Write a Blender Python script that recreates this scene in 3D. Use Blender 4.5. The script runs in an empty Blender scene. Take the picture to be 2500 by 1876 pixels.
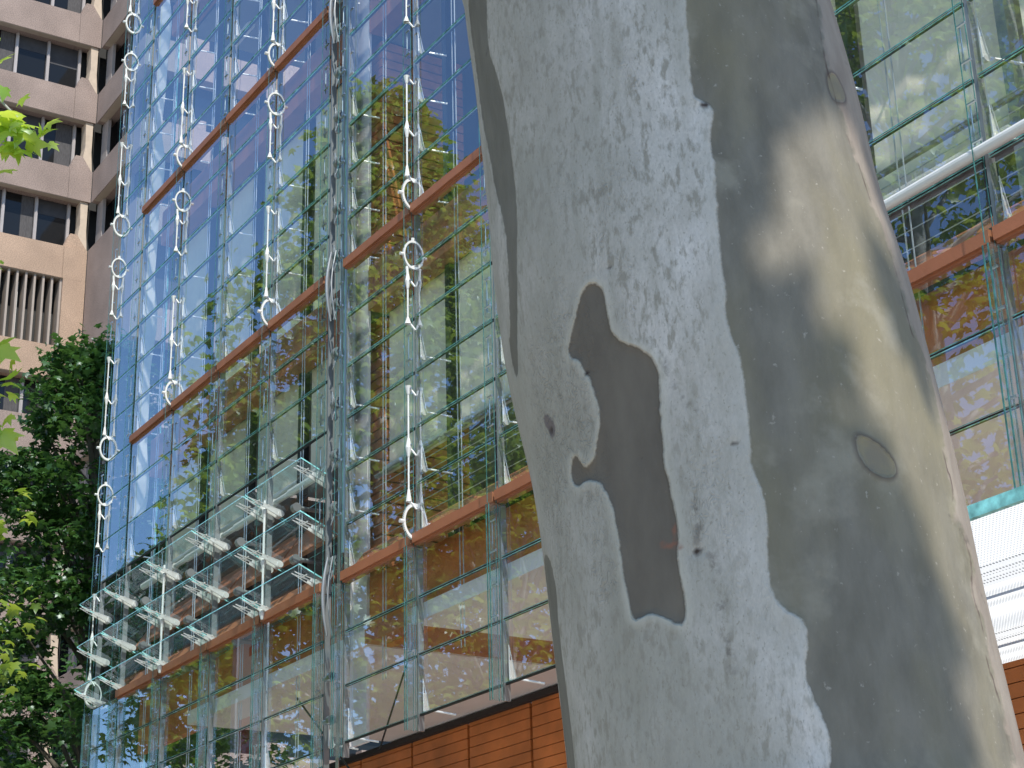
import bpy, math, random
import numpy as np
from mathutils import Vector, Matrix
random.seed(7); np.random.seed(7)
R_ = math.radians
scene = bpy.context.scene
COL = scene.collection

# ------------------------------------------------------------------ camera
EYE = 1.6
F = 4375.0; PW, PH = 2500, 1876
pitch = math.atan(1718/4375.); roll = math.atan(310/11138.); azi = R_(147.4)
fw = np.array([math.cos(pitch)*math.cos(azi), math.cos(pitch)*math.sin(azi), math.sin(pitch)])
r0 = np.cross(fw, [0, 0, 1]); r0 /= np.linalg.norm(r0); u0 = np.cross(r0, fw)
CR = math.cos(roll)*r0 - math.sin(roll)*u0
CU = math.sin(roll)*r0 + math.cos(roll)*u0
cam = bpy.data.cameras.new('camera'); cam.lens = 36*F/PW; cam.sensor_width = 36
cam.clip_start = .05; cam.clip_end = 3000
camo = bpy.data.objects.new('camera', cam); COL.objects.link(camo)
camo.matrix_world = Matrix(((CR[0], CU[0], -fw[0], 0), (CR[1], CU[1], -fw[1], 0), (CR[2], CU[2], -fw[2], EYE), (0, 0, 0, 1)))
scene.camera = camo

# ------------------------------------------------------------------ light
SUN_EL, SUN_AZ = 52, -15
sd = Vector((math.cos(R_(SUN_EL))*math.cos(R_(SUN_AZ)), math.cos(R_(SUN_EL))*math.sin(R_(SUN_AZ)), math.sin(R_(SUN_EL))))
world = bpy.data.worlds.new('World'); scene.world = world; world.use_nodes = True
wn = world.node_tree.nodes; wl = world.node_tree.links
sky = wn.new('ShaderNodeTexSky'); sky.sky_type = 'NISHITA'; sky.sun_disc = False
sky.sun_elevation = R_(SUN_EL); sky.sun_rotation = math.atan2(sd.x, sd.y)
sky.altitude = 300; sky.air_density = 1.25; sky.dust_density = .0; sky.ozone_density = 6.0
bg = wn['Background']; bg.inputs[1].default_value = .15
wl.new(sky.outputs[0], bg.inputs[0])
sl = bpy.data.lights.new('sun', 'SUN'); sl.energy = 4.2; sl.angle = R_(.55); sl.color = (1, .96, .895)
so = bpy.data.objects.new('sun', sl); COL.objects.link(so); so.rotation_euler = sd.to_track_quat('Z', 'Y').to_euler()
vs = scene.view_settings; vs.view_transform = 'Standard'; vs.look = 'None'; vs.exposure = 0.25; vs.gamma = 1
cy = scene.cycles
cy.transparent_max_bounces = 40; cy.max_bounces = 8; cy.glossy_bounces = 5; cy.diffuse_bounces = 3; cy.caustics_reflective = False; cy.caustics_refractive = False

# ------------------------------------------------------------------ materials
def mat(name, col=(.5, .5, .5), rough=.6, metal=0, var=0, scale=8, detail=4, bump=0, bscale=None, spec=.5, stretch=None, var2=None, scale2=1.5):
    m = bpy.data.materials.new(name); m.use_nodes = True
    n = m.node_tree.nodes; l = m.node_tree.links; b = n['Principled BSDF']
    b.inputs['Base Color'].default_value = (*col, 1); b.inputs['Roughness'].default_value = rough
    b.inputs['Metallic'].default_value = metal; b.inputs['Specular IOR Level'].default_value = spec
    tc = n.new('ShaderNodeTexCoord'); mp = n.new('ShaderNodeMapping'); l.new(tc.outputs['Object'], mp.inputs[0])
    if stretch: mp.inputs['Scale'].default_value = stretch
    if var:
        t = n.new('ShaderNodeTexNoise'); t.inputs['Scale'].default_value = scale; t.inputs['Detail'].default_value = detail
        l.new(mp.outputs[0], t.inputs['Vector'])
        mr = n.new('ShaderNodeMapRange'); l.new(t.outputs[0], mr.inputs[0]); mr.inputs[1].default_value = .3; mr.inputs[2].default_value = .7
        mr.inputs[3].default_value = 1-var; mr.inputs[4].default_value = 1+var
        last = mr.outputs[0]
        if var2:
            t2 = n.new('ShaderNodeTexNoise'); t2.inputs['Scale'].default_value = scale2; t2.inputs['Detail'].default_value = 5
            l.new(tc.outputs['Object'], t2.inputs['Vector'])
            m2 = n.new('ShaderNodeMapRange'); l.new(t2.outputs[0], m2.inputs[0]); m2.inputs[1].default_value = .3; m2.inputs[2].default_value = .7
            m2.inputs[3].default_value = 1-var2; m2.inputs[4].default_value = 1+var2
            mm = n.new('ShaderNodeMath'); mm.operation = 'MULTIPLY'; l.new(last, mm.inputs[0]); l.new(m2.outputs[0], mm.inputs[1]); last = mm.outputs[0]
        mx = n.new('ShaderNodeVectorMath'); mx.operation = 'SCALE'; mx.inputs[0].default_value = col; l.new(last, mx.inputs['Scale'])
        l.new(mx.outputs[0], b.inputs['Base Color'])
    if bump:
        t = n.new('ShaderNodeTexNoise'); t.inputs['Scale'].default_value = bscale or scale*2; t.inputs['Detail'].default_value = 5
        l.new(mp.outputs[0], t.inputs['Vector'])
        bp = n.new('ShaderNodeBump'); bp.inputs['Strength'].default_value = bump; bp.inputs['Distance'].default_value = .02
        l.new(t.outputs[0], bp.inputs['Height']); l.new(bp.outputs[0], b.inputs['Normal'])
    return m

def glass_mat(name, tint=(.93, .97, .96), ior=2.0, wav=.25, dirt=.012, base=.06):
    m = bpy.data.materials.new(name); m.use_nodes = True
    n = m.node_tree.nodes; l = m.node_tree.links; n.clear()
    out = n.new('ShaderNodeOutputMaterial'); tr = n.new('ShaderNodeBsdfTransparent'); tr.inputs[0].default_value = (*tint, 1)
    gl = n.new('ShaderNodeBsdfGlossy'); gl.inputs['Roughness'].default_value = 0.0; gl.inputs[0].default_value = (.95, .97, 1, 1)
    fr0 = n.new('ShaderNodeFresnel'); fr0.inputs[0].default_value = ior
    fa = n.new('ShaderNodeMath'); fa.operation = 'MULTIPLY_ADD'; fa.inputs[1].default_value = 1.6; fa.inputs[2].default_value = base; fa.use_clamp = True; l.new(fr0.outputs[0], fa.inputs[0])
    # both surfaces of the sheet are counted once, on the side the light meets first
    ge = n.new('ShaderNodeNewGeometry'); ib = n.new('ShaderNodeMath'); ib.operation = 'SUBTRACT'; ib.inputs[0].default_value = 1.0; l.new(ge.outputs['Backfacing'], ib.inputs[1])
    fr = n.new('ShaderNodeMath'); fr.operation = 'MULTIPLY'; l.new(fa.outputs[0], fr.inputs[0]); l.new(ib.outputs[0], fr.inputs[1])
    mx = n.new('ShaderNodeMixShader')
    tc = n.new('ShaderNodeTexCoord'); mp = n.new('ShaderNodeMapping'); mp.inputs['Scale'].default_value = (1.0, .2, 1.6)
    l.new(tc.outputs['Object'], mp.inputs[0])
    t = n.new('ShaderNodeTexNoise'); t.inputs['Scale'].default_value = 1.1; t.inputs['Detail'].default_value = 1.0
    l.new(mp.outputs[0], t.inputs['Vector'])
    bp = n.new('ShaderNodeBump'); bp.inputs['Strength'].default_value = wav; bp.inputs['Distance'].default_value = .02
    l.new(t.outputs[0], bp.inputs['Height']); l.new(bp.outputs[0], gl.inputs['Normal'])
    # coated pane: the bluish coating reflects, the body passes the rest
    mx = n.new('ShaderNodeAddShader')
    vr = n.new('ShaderNodeVectorMath'); vr.operation = 'SCALE'; vr.inputs[0].default_value = (.85, .96, 1.10); l.new(fr.outputs[0], vr.inputs['Scale']); l.new(vr.outputs[0], gl.inputs[0])
    iv = n.new('ShaderNodeMath'); iv.operation = 'MULTIPLY_ADD'; iv.inputs[1].default_value = -.42; iv.inputs[2].default_value = 1.0; l.new(fr.outputs[0], iv.inputs[0])
    vt = n.new('ShaderNodeVectorMath'); vt.operation = 'SCALE'; vt.inputs[0].default_value = tint; l.new(iv.outputs[0], vt.inputs['Scale']); l.new(vt.outputs[0], tr.inputs[0])
    l.new(tr.outputs[0], mx.inputs[0]); l.new(gl.outputs[0], mx.inputs[1])
    df = n.new('ShaderNodeBsdfDiffuse'); df.inputs[0].default_value = (.7, .72, .7, 1)
    t2 = n.new('ShaderNodeTexNoise'); t2.inputs['Scale'].default_value = 3; t2.inputs['Detail'].default_value = 8; l.new(tc.outputs['Object'], t2.inputs['Vector'])
    mr = n.new('ShaderNodeMapRange'); mr.inputs[1].default_value = .4; mr.inputs[2].default_value = .75; mr.inputs[3].default_value = dirt*.3; mr.inputs[4].default_value = dirt
    l.new(t2.outputs[0], mr.inputs[0])
    m2 = n.new('ShaderNodeMixShader'); l.new(mr.outputs[0], m2.inputs[0]); l.new(mx.outputs[0], m2.inputs[1]); l.new(df.outputs[0], m2.inputs[2])
    l.new(m2.outputs[0], out.inputs[0])
    return m

def leaf_mat(name, c1, c2, trans=.45):
    m = bpy.data.materials.new(name); m.use_nodes = True
    n = m.node_tree.nodes; l = m.node_tree.links; n.clear()
    out = n.new('ShaderNodeOutputMaterial')
    at = n.new('ShaderNodeAttribute'); at.attribute_name = 'rnd'
    mx = n.new('ShaderNodeMix'); mx.data_type = 'RGBA'; mx.inputs[6].default_value = (*c1, 1); mx.inputs[7].default_value = (*c2, 1)
    l.new(at.outputs['Fac'], mx.inputs[0])
    d = n.new('ShaderNodeBsdfDiffuse'); l.new(mx.outputs[2], d.inputs[0])
    t = n.new('ShaderNodeBsdfTranslucent'); hs = n.new('ShaderNodeHueSaturation'); hs.inputs['Value'].default_value = 1.6; hs.inputs['Hue'].default_value = .48
    l.new(mx.outputs[2], hs.inputs['Color']); l.new(hs.outputs[0], t.inputs[0])
    s = n.new('ShaderNodeMixShader'); s.inputs[0].default_value = trans; l.new(d.outputs[0], s.inputs[1]); l.new(t.outputs[0], s.inputs[2])
    g = n.new('ShaderNodeBsdfGlossy'); g.inputs['Roughness'].default_value = .4; g.inputs[0].default_value = (.8, .85, .9, 1)
    s2 = n.new('ShaderNodeMixShader'); s2.inputs[0].default_value = .06; l.new(s.outputs[0], s2.inputs[1]); l.new(g.outputs[0], s2.inputs[2])
    l.new(s2.outputs[0], out.inputs[0])
    return m

M = {}
M['glass'] = glass_mat('skin_glass', tint=(.985, .995, .992), ior=1.5, base=.17, wav=.035)
M['inner_glass'] = glass_mat('inner_glass', tint=(.985, .99, .99), ior=1.3, wav=.1, dirt=.008, base=.0)
M['fin_edge'] = mat('fin_edge', (.07, .22, .21), .15, 0, .5, 14, spec=.8)
M['fin_glass'] = glass_mat('fin_glass', tint=(.82, .88, .87), ior=1.25, wav=.03, dirt=.015, base=.0)
M['bar_glass'] = glass_mat('bar_glass', tint=(.84, .88, .88), ior=1.3, wav=.03, dirt=.05, base=.02)
M['louvre_glass'] = glass_mat('louvre_glass', tint=(.93, .97, .965), ior=1.25, wav=.03, dirt=.03, base=.01)
M['edge'] = mat('glass_edge', (.30, .72, .70), .15, 0, .5, 14, spec=.8)
M['gasket'] = mat('gasket', (.012, .014, .014), .5)
M['terracotta'] = mat('terracotta_paint', (.42, .15, .07), .5, 0, .12, 3, 5, .1, 60)
M['terracotta_groove'] = mat('terracotta_tile', (.62, .19, .05), .6, 0, .2, 2.2, 6, .15, 60, var2=.12)
M['brick'] = mat('pier_tile', (.58, .20, .06), .6, 0, .25, 4, 6, .2, 50)
M['joint'] = mat('dark_joint', (.03, .02, .018), .8)
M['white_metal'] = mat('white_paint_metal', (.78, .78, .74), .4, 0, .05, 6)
M['steel'] = mat('steel', (.55, .57, .58), .28, 1, .12, 5, bump=.05, bscale=30)
M['dull_steel'] = mat('dull_steel', (.33, .34, .34), .45, .6, .15, 3)
M['cast'] = mat('cast_steel', (.85, .84, .80), .32, .35, .1, 8)
M['blind'] = mat('blind_fabric', (.90, .83, .68), .9, 0, .08, 1.2, 4, var2=.08, scale2=.6)
M['white_ceiling'] = mat('white_ceiling', (.88, .83, .81), .8, 0, .05, 1.5)
M['ceiling'] = mat('office_ceiling', (.30, .30, .31), .85, 0, .06, 1)
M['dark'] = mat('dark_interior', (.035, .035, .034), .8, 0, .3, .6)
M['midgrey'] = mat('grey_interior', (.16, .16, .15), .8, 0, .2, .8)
M['concrete_sunlit'] = mat('sunlit_concrete', (.42, .295, .21), .92, 0, .34, 30, 4, .3, 45, var2=.14, scale2=.7)  # brighter, more orange concrete; sunlit warmth put into the colour
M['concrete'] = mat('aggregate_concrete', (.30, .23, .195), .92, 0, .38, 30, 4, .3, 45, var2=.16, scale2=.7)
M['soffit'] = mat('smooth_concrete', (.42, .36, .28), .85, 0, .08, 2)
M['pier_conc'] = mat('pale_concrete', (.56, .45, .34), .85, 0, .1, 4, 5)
M['blind_grey'] = mat('grey_blind', (.045, .045, .05), .6, 0, .2, 3)
M['blind_grey2'] = mat('dim_curtain', (.075, .07, .07), .8, 0, .3, 6, stretch=(1, 6, 1))
M['mullion'] = mat('aluminium_mullion', (.42, .38, .36), .45, .3, .06, 5)
M['blade'] = mat('blade_louvre', (.36, .30, .25), .6, 0, .06, 3)
M['window'] = mat('dark_window', (.013, .014, .015), .06, 0, 0, spec=.35)
M['bark_limb'] = mat('limb_bark', (.33, .33, .28), .85, 0, .3, 5, 6, .4, 20)
M['tree_bark'] = mat('dark_bark', (.13, .115, .09), .9, 0, .3, 6, 6, .5, 20)
M['leaf_shaded'] = leaf_mat('leaf_shaded', (.026, .085, .016), (.062, .16, .03), .35)  # darker leaf tone, shade on the tree put into the colour
M['leaf_mid'] = leaf_mat('leaf_mid', (.11, .22, .02), (.31, .42, .05), .5)
M['leaf_bright'] = leaf_mat('leaf_bright', (.26, .46, .04), (.50, .64, .08), .5)
M['cable'] = mat('cable', (.62, .64, .66), .3, .5)
M['rubber'] = mat('black_rubber', (.02, .02, .02), .5)
M['banner'] = mat('banner_white', (.75, .75, .75), .8, 0, .05, 2)
M['banner_red'] = mat('banner_red', (.6, .05, .06), .8, 0, .1, 2)
M['paving'] = mat('paving', (.5, .47, .43), .85, 0, .15, .7, 6, .2, 12)
M['asphalt'] = mat('asphalt', (.05, .05, .052), .9, 0, .2, 3, 6, .3, 60)

# perforated white metal
def perf():
    m = bpy.data.materials.new('perforated_metal'); m.use_nodes = True
    n = m.node_tree.nodes; l = m.node_tree.links; b = n['Principled BSDF']; b.inputs['Roughness'].default_value = .45
    tc = n.new('ShaderNodeTexCoord'); v = n.new('ShaderNodeTexVoronoi'); v.inputs['Scale'].default_value = 42; v.inputs['Randomness'].default_value = 0
    l.new(tc.outputs['Object'], v.inputs['Vector']); r = n.new('ShaderNodeValToRGB')
    r.color_ramp.elements[0].position = .28; r.color_ramp.elements[0].color = (.25, .27, .27, 1)
    r.color_ramp.elements[1].position = .36; r.color_ramp.elements[1].color = (.88, .89, .88, 1)
    l.new(v.outputs['Distance'], r.inputs[0]); l.new(r.outputs[0], b.inputs['Base Color'])
    t = n.new('ShaderNodeBsdfTranslucent'); l.new(r.outputs[0], t.inputs[0]); mx = n.new('ShaderNodeMixShader'); mx.inputs[0].default_value = .78
    l.new(b.outputs[0], mx.inputs[1]); l.new(t.outputs[0], mx.inputs[2]); l.new(mx.outputs[0], n['Material Output'].inputs[0])
    return m
M['perf'] = perf()

# ------------------------------------------------------------------ mesh helpers
class MB:
    def __init__(s): s.v = []; s.f = []; s.m = []
    def quad(s, a, b, c, d, mi=0):
        i = len(s.v); s.v += [tuple(a), tuple(b), tuple(c), tuple(d)]; s.f.append((i, i+1, i+2, i+3)); s.m.append(mi)
    def box(s, x0, x1, y0, y1, z0, z1, mi=0, rot=None, ctr=None):
        i = len(s.v); P = [(x, y, z) for z in (z0, z1) for y in (y0, y1) for x in (x0, x1)]
        if rot is not None: P = [tuple(rot @ (Vector(p)-ctr) + ctr) for p in P]
        s.v += P
        for f in ((0, 2, 3, 1), (4, 5, 7, 6), (0, 1, 5, 4), (2, 6, 7, 3), (0, 4, 6, 2), (1, 3, 7, 5)):
            s.f.append(tuple(i+k for k in f)); s.m.append(mi)
    def tube(s, pts, rad, seg=8, mi=0, cap=True):
        pts = [Vector(p) for p in pts]
        if not hasattr(rad, '__len__'): rad = [rad]*len(pts)
        base = len(s.v); ref = None
        for k, p in enumerate(pts):
            t = (pts[min(k+1, len(pts)-1)] - pts[max(k-1, 0)]).normalized()
            if ref is None: ref = Vector((1, 0, 0)) if abs(t.x) < .9 else Vector((0, 1, 0))
            u = t.cross(ref).normalized(); w = t.cross(u).normalized(); ref = -u.cross(t) if False else ref
            for j in range(seg):
                a = 2*math.pi*j/seg; s.v.append(tuple(p + (u*math.cos(a)+w*math.sin(a))*rad[k]))
        for k in range(len(pts)-1):
            for j in range(seg):
                a = base+k*seg+j; b = base+k*seg+(j+1) % seg
                s.f.append((a, b, b+seg, a+seg)); s.m.append(mi)
        if cap:
            s.f.append(tuple(base+j for j in range(seg))); s.m.append(mi)
            e = base+(len(pts)-1)*seg; s.f.append(tuple(e+j for j in reversed(range(seg)))); s.m.append(mi)
    def prism(s, poly, axis, a0, a1, mi=0):
        # poly: 2D points in the two other axes
        i = len(s.v); n = len(poly)
        def P(p, a):
            if axis == 'x': return (a, p[0], p[1])
            if axis == 'y': return (p[0], a, p[1])
            return (p[0], p[1], a)
        s.v += [P(p, a0) for p in poly] + [P(p, a1) for p in poly]
        s.f.append(tuple(i+k for k in range(n))); s.m.append(mi)
        s.f.append(tuple(i+n+k for k in reversed(range(n)))); s.m.append(mi)
        for k in range(n):
            s.f.append((i+k, i+(k+1) % n, i+n+(k+1) % n, i+n+k)); s.m.append(mi)
    def ring(s, c, R, r, normal='x', seg=28, a0=0, a1=2*math.pi, teeth=0, thick=None, sq=1.0):
        # flat ring (rectangular section) in the plane perpendicular to `normal`
        th = thick or r; full = abs(a1-a0-2*math.pi) < 1e-3; N = seg
        base = len(s.v); c = Vector(c)
        for k in range(N+1):
            a = a0+(a1-a0)*k/N
            for rr, h in ((R-r/2, -th/2), (R-r/2, th/2), (R+r/2+(teeth if k % 2 else 0), th/2), (R+r/2+(teeth if k % 2 else 0), -th/2)):
                if normal == 'x': p = Vector((h, rr*math.cos(a)*sq, rr*math.sin(a)))
                else: p = Vector((rr*math.cos(a), h, rr*math.sin(a)))
                s.v.append(tuple(c+p))
        for k in range(N):
            for j in range(4):
                a = base+k*4+j; b = base+k*4+(j+1) % 4
                s.f.append((a, b, b+4, a+4)); s.m.append(0)
    def build(s, name, mats, parent=None, smooth=False):
        me = bpy.data.meshes.new(name); me.from_pydata(s.v, [], s.f)
        if not isinstance(mats, (list, tuple)): mats = [mats]
        for m in mats: me.materials.append(m)
        me.polygons.foreach_set('material_index', s.m)
        if smooth: me.polygons.foreach_set('use_smooth', [True]*len(s.f))
        me.update()
        o = bpy.data.objects.new(name, me); COL.objects.link(o)
        if parent: o.parent = parent; o.matrix_parent_inverse = parent.matrix_world.inverted()
        return o
def tag(o, label=None, cat=None, group=None, kind=None):
    if label: o['label'] = label
    if cat: o['category'] = cat
    if group: o['group'] = group
    if kind: o['kind'] = kind
    return o
def empty(name, loc):
    o = bpy.data.objects.new(name, None); COL.objects.link(o); o.location = loc; o.empty_display_size = .3
    o.matrix_world = Matrix.Translation(loc); return o
def one_box(name, m, parent, *b):
    q = MB(); q.box(*b); return q.build(name, m, parent)
def Zr(z): return z+EYE

# pixel ray helpers (measuring from the photograph once; results are plain world positions)
def ray(x, y):
    d = fw*F + CR*(x-PW/2) + CU*(PH/2-y); return d/np.linalg.norm(d)

# ------------------------------------------------------------------ setting
g = MB(); g.box(-1500, 1500, -1500, 1500, -.5, 0)
tag(g.build('ground', M['paving']), 'flat grey paved ground of the street', 'ground', kind='structure')
g = MB(); g.box(-300, 300, -14, -3, 0.004, 0.008)
tag(g.build('road', M['asphalt']), 'dark asphalt road behind the street trees', 'road', kind='structure')

# ------------------------------------------------------------------ concrete building
FX, WY, W2X = -61.8, 20.1, -56.6
bc = empty('concrete_building', (FX, WY, 0))
tag(bc, 'brown aggregate concrete office block with stacked window bands behind the glass building', 'building')
bands = [(44.8, 43.5), (41.25, 39.9), (37.75, 36.4), (34.2, 32.85), (30.75, 29.4), (26.55, 25.25), (23.65, 22.0), (20.45, 18.8), (17.2, 15.6), (14, 12.4), (10.8, 9.2), (7.6, 6), (4.2, -1.6)]
Y0 = 14.0
DEP = .65
def solid(x0, x1, y0, y1, z0, z1, name='concrete_core', m='dark'):
    one_box(name, M[m], bc, x0, x1, y0, y1, Zr(z0), Zr(z1))
solid(-85, FX-DEP-.25, Y0, 60, -1.6, 44.8)
solid(FX-DEP-.2, W2X-DEP-.3, WY+DEP+.25, 60, -1.6, 44.8)
for bi, (zt, zb) in enumerate(bands):
    # front spandrel with panel joints
    q = MB()
    ys = [WY-.02]; y = WY-.95
    while y > Y0: ys.append(y); y -= 3.9
    for a, b in zip(ys[:-1], ys[1:]):
        q.box(FX-DEP, FX, b+.006, a-.006, Zr(zb), Zr(zt))
    # little raised nib at the corner end
    q.prism([(WY-.95, Zr(zt)), (WY-.03, Zr(zt)), (WY-.45, Zr(zt)+.62), (WY-.72, Zr(zt)+.62)], 'x', FX-.5, FX-.06)
    q.build('spandrel', M['concrete_sunlit' if 4 <= bi <= 5 else 'concrete'], bc)
    q = MB(); q.box(FX-.3, FX-.03, Y0, WY-.35, Zr(zb)-.02, Zr(zb)-.001); q.build('soffit_strip', M['soffit'], bc)
    # wing spandrel (faces the street)
    q = MB()
    q.box(FX+.01, W2X, WY, WY+DEP, Zr(zb), Zr(zt)); q.build('spandrel', M['concrete'], bc)
    q = MB(); q.box(FX+.3, W2X-.05, WY+.04, WY+.34, Zr(zb)-.02, Zr(zb)-.001); q.build('soffit_strip', M['soffit'], bc)
    # second front beyond the wing
    q = MB()
    for a, b in ((WY+DEP+.01, 24), (24.02, 27.9), (27.92, 31.8), (31.82, 35.7), (35.72, 39.6), (39.62, 48)):
        q.box(W2X-DEP, W2X-.002, a, b, Zr(zb), Zr(zt))
    for k in range(3):
        q.box(W2X-.5, W2X-.05, WY+1.6+k*3.9, WY+2.6+k*3.9, Zr(zt), Zr(zt)+.45)
    q.build('spandrel', M['concrete'], bc)
    if bi+1 < len(bands):
        z1 = zb; z0 = bands[bi+1][0]
        louv = abs(zb-29.4) < .01
        gx = FX-DEP
        if not louv:
            k = 0; y = WY-.7
            rw = random.Random(bi)
            for j in range(4):
                ya = WY-.7-1.29*j; r1 = rw.random()
                if r1 < .55: one_box('window_blind', M['blind_grey'], bc, gx+.002, gx+.008, ya-1.23, ya-.07, Zr(z1)-.15-.9*rw.random(), Zr(z1)-.01)
                if r1 > .4: one_box('window_curtain', M['blind_grey2'], bc, gx+.002, gx+.007, ya-.25-.5*rw.random(), ya-.08, Zr(z0)+.02, Zr(z1)-.02)
                if rw.random() < .3: one_box('window_box', M['blind'], bc, gx+.009, gx+.03, ya-.8, ya-.45, Zr(z0)+.01, Zr(z0)+.2)
            q = MB()
            q.box(gx-.02, gx+.0, Y0, WY-.7, Zr(z0), Zr(z1)); q.build('window_pane', M['window'], bc)
            while y > Y0+1.3:
                q = MB(); q.box(gx+.005, gx+.14, y-.06, y+.06, Zr(z0), Zr(z1)); q.box(gx+.14, gx+.17, y-.022, y+.022, Zr(z0), Zr(z1))
                q.build('mullion', M['mullion'], bc)
                y -= 1.29
        else:
            y = WY-.95; q0 = MB(); q0.box(gx-.6, gx-.55, Y0, WY-.7, Zr(z0), Zr(z1)); q0.build('window_pane', M['window'], bc)
            for zz in (z0+1.0, z0+1.9):
                q = MB(); q.box(gx-.5, gx-.44, Y0, WY-.7, Zr(zz), Zr(zz)+.05); q.build('transom', M['white_metal'], bc)
            j = 0
            while y > Y0:
                if y > 10:
                    q = MB(); q.box(gx+.03, gx+.55, y-.04, y+.04, Zr(z0)+.02, Zr(z1)-.02); q.build('blade', M['blade'], bc)
                    if j % 4 == 0:
                        one_box('white_post', M['white_metal'], bc, gx+.0, gx+.12, y-.24, y-.16, Zr(z0)+.01, Zr(z1)-.3)
                y -= .335; j += 1
            # corner jamb
            q = MB(); q.box(FX-.62, FX-.002, WY-.9, WY-.02, Zr(z0)+.002, Zr(z1)-.002); q.build('corner_jamb', M['concrete_sunlit'], bc)
            q = MB(); q.box(FX+.0, W2X-.002, WY+.002, WY+.6, Zr(z0), Zr(z1)); q.build('plain_wall', M['concrete'], bc)
        if not louv:
            # sunlit corner pier, tapering upward
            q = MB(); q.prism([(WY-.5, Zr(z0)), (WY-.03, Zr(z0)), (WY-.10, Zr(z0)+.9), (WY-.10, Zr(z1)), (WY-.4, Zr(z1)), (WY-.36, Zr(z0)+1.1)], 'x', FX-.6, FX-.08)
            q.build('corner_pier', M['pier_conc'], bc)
            one_box('corner_reveal', M['mullion'], bc, FX-.05, FX+.62, WY+.28, WY+.4, Zr(z0), Zr(z1))
            q = MB(); q.box(FX+.62, W2X, WY+DEP, WY+DEP+.02, Zr(z0), Zr(z1)); q.build('window_pane', M['window'], bc)
            x = FX+1.7
            while x < W2X-.3:
                q = MB(); q.box(x-.05, x+.05, WY+DEP-.12, WY+DEP-.005, Zr(z0), Zr(z1)); q.build('mullion', M['mullion'], bc); x += 1.29
            q = MB(); q.box(W2X-DEP-.02, W2X-DEP, WY+DEP+.1, 48, Zr(z0), Zr(z1)); q.build('window_pane', M['window'], bc)
# blocks seen through the office windows
for (y0, y1, z0, z1, c) in ((18.7, 19.3, 34.2, 34.42, 'blind'), (18.6, 18.9, 27.5, 27.5, None)):
    if c: one_box('window_box', M[c], bc, FX-DEP+.002, FX-DEP+.03, y0, y1, Zr(z0)+.01, Zr(z1))

# ------------------------------------------------------------------ glass building
GY = 9.25
gb = empty('glass_building', (-22, 14, 0))
tag(gb, 'tall office building with louvred glass skin, terracotta floor edges and white ring linkages', 'building')
ZC, ZB, ZA, ZT = 5.55, 9.56, 13.57, 17.58
FL = 4.01; RH = FL/6
LC = [-25.45, -23.74, -22.03, -20.33, -18.62]           # left bay columns
RC = [-18.12, -16.40, -14.69, -12.98, -11.27, -9.58, -7.88, -6.17, -4.46]
XE = -26.55
def P(name, m, *b): return one_box(name, M[m], gb, *b)

# floor slabs / ceilings behind the skin
for z in (ZB, ZA, ZT, ZT+FL):
    q = MB(); q.box(-25.3, -4, GY+.55, 24, Zr(z)-.5, Zr(z)-.02); q.build('ceiling_slab', M['ceiling'], gb)
# interior back walls (right bay only: the left bay is glazed through to the far side)
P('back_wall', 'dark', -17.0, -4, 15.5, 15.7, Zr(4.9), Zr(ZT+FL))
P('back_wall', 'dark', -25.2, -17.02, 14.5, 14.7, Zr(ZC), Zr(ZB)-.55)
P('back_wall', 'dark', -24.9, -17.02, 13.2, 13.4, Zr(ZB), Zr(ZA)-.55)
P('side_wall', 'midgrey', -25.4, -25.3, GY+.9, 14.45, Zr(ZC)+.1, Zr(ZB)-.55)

# terracotta floor edges, bulkheads under them
def beam(x0, x1, z):
    q = MB(); q.box(x0, x1, GY-.12, GY+.02, Zr(z)-.02, Zr(z)+.085); q.box(x0, x1, GY-.09, GY+.01, Zr(z)-.04, Zr(z)-.02)
    return q.build('floor_edge', M['terracotta'], gb)
for z in (ZC, ZB, ZA, ZT):
    for a, b in zip(LC[:-1], LC[1:]): beam(a+.02, b-.02, z)
    for a, b in zip(RC[:-1], RC[1:]): beam(a+.02, b-.02, z)
for z in (ZB, ZA, ZT):
    for x0, x1 in ((LC[0], LC[-1]), (RC[0], RC[-1])):
        q = MB(); q.box(x0, x1, GY+.25, GY+.5, Zr(z)-.52, Zr(z)+.08); q.build('bulkhead', M['terracotta'], gb)
q = MB(); q.box(LC[0], LC[-1], GY+.28, GY+.4, Zr(4.73), Zr(5.1)); q.box(LC[0], LC[-1], GY+.28, GY+.4, Zr(5.13), Zr(5.62)); q.build('bulkhead', M['terracotta_groove'], gb)
q = MB(); q.box(RC[0], RC[-1], GY+.28, GY+.4, Zr(4.73), Zr(5.1)); q.box(RC[0], RC[-1], GY+.28, GY+.4, Zr(5.13), Zr(5.62)); q.build('bulkhead', M['terracotta_groove'], gb)
for x0, x1 in ((LC[0], LC[-1]), (RC[0], RC[-1])):
    q = MB(); q.prism([(GY+.0, Zr(ZC)+.09), (GY+.20, Zr(ZC)+.36), (GY+.24, Zr(ZC)+.36), (GY+.03, Zr(ZC)+.07)], 'x', x0, x1); q.build('sill_panel', M['terracotta'], gb)

# soffit over the entrance, brown strip, tiled wall below it
P('soffit', 'white_ceiling', -23.0, -17.8, GY-.0+.05, 12.5, Zr(4.72), Zr(4.9))
P('soffit_strip', 'terracotta', -17.8, -16.7, GY+.05, 12.5, Zr(4.74), Zr(4.9))
P('soffit', 'white_ceiling', -16.7, -11.9, GY+.05, 12.5, Zr(4.72), Zr(4.9))
P('soffit', 'white_ceiling', -11.88, -4, GY+.05, 12.5, Zr(4.72), Zr(4.9))
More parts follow.
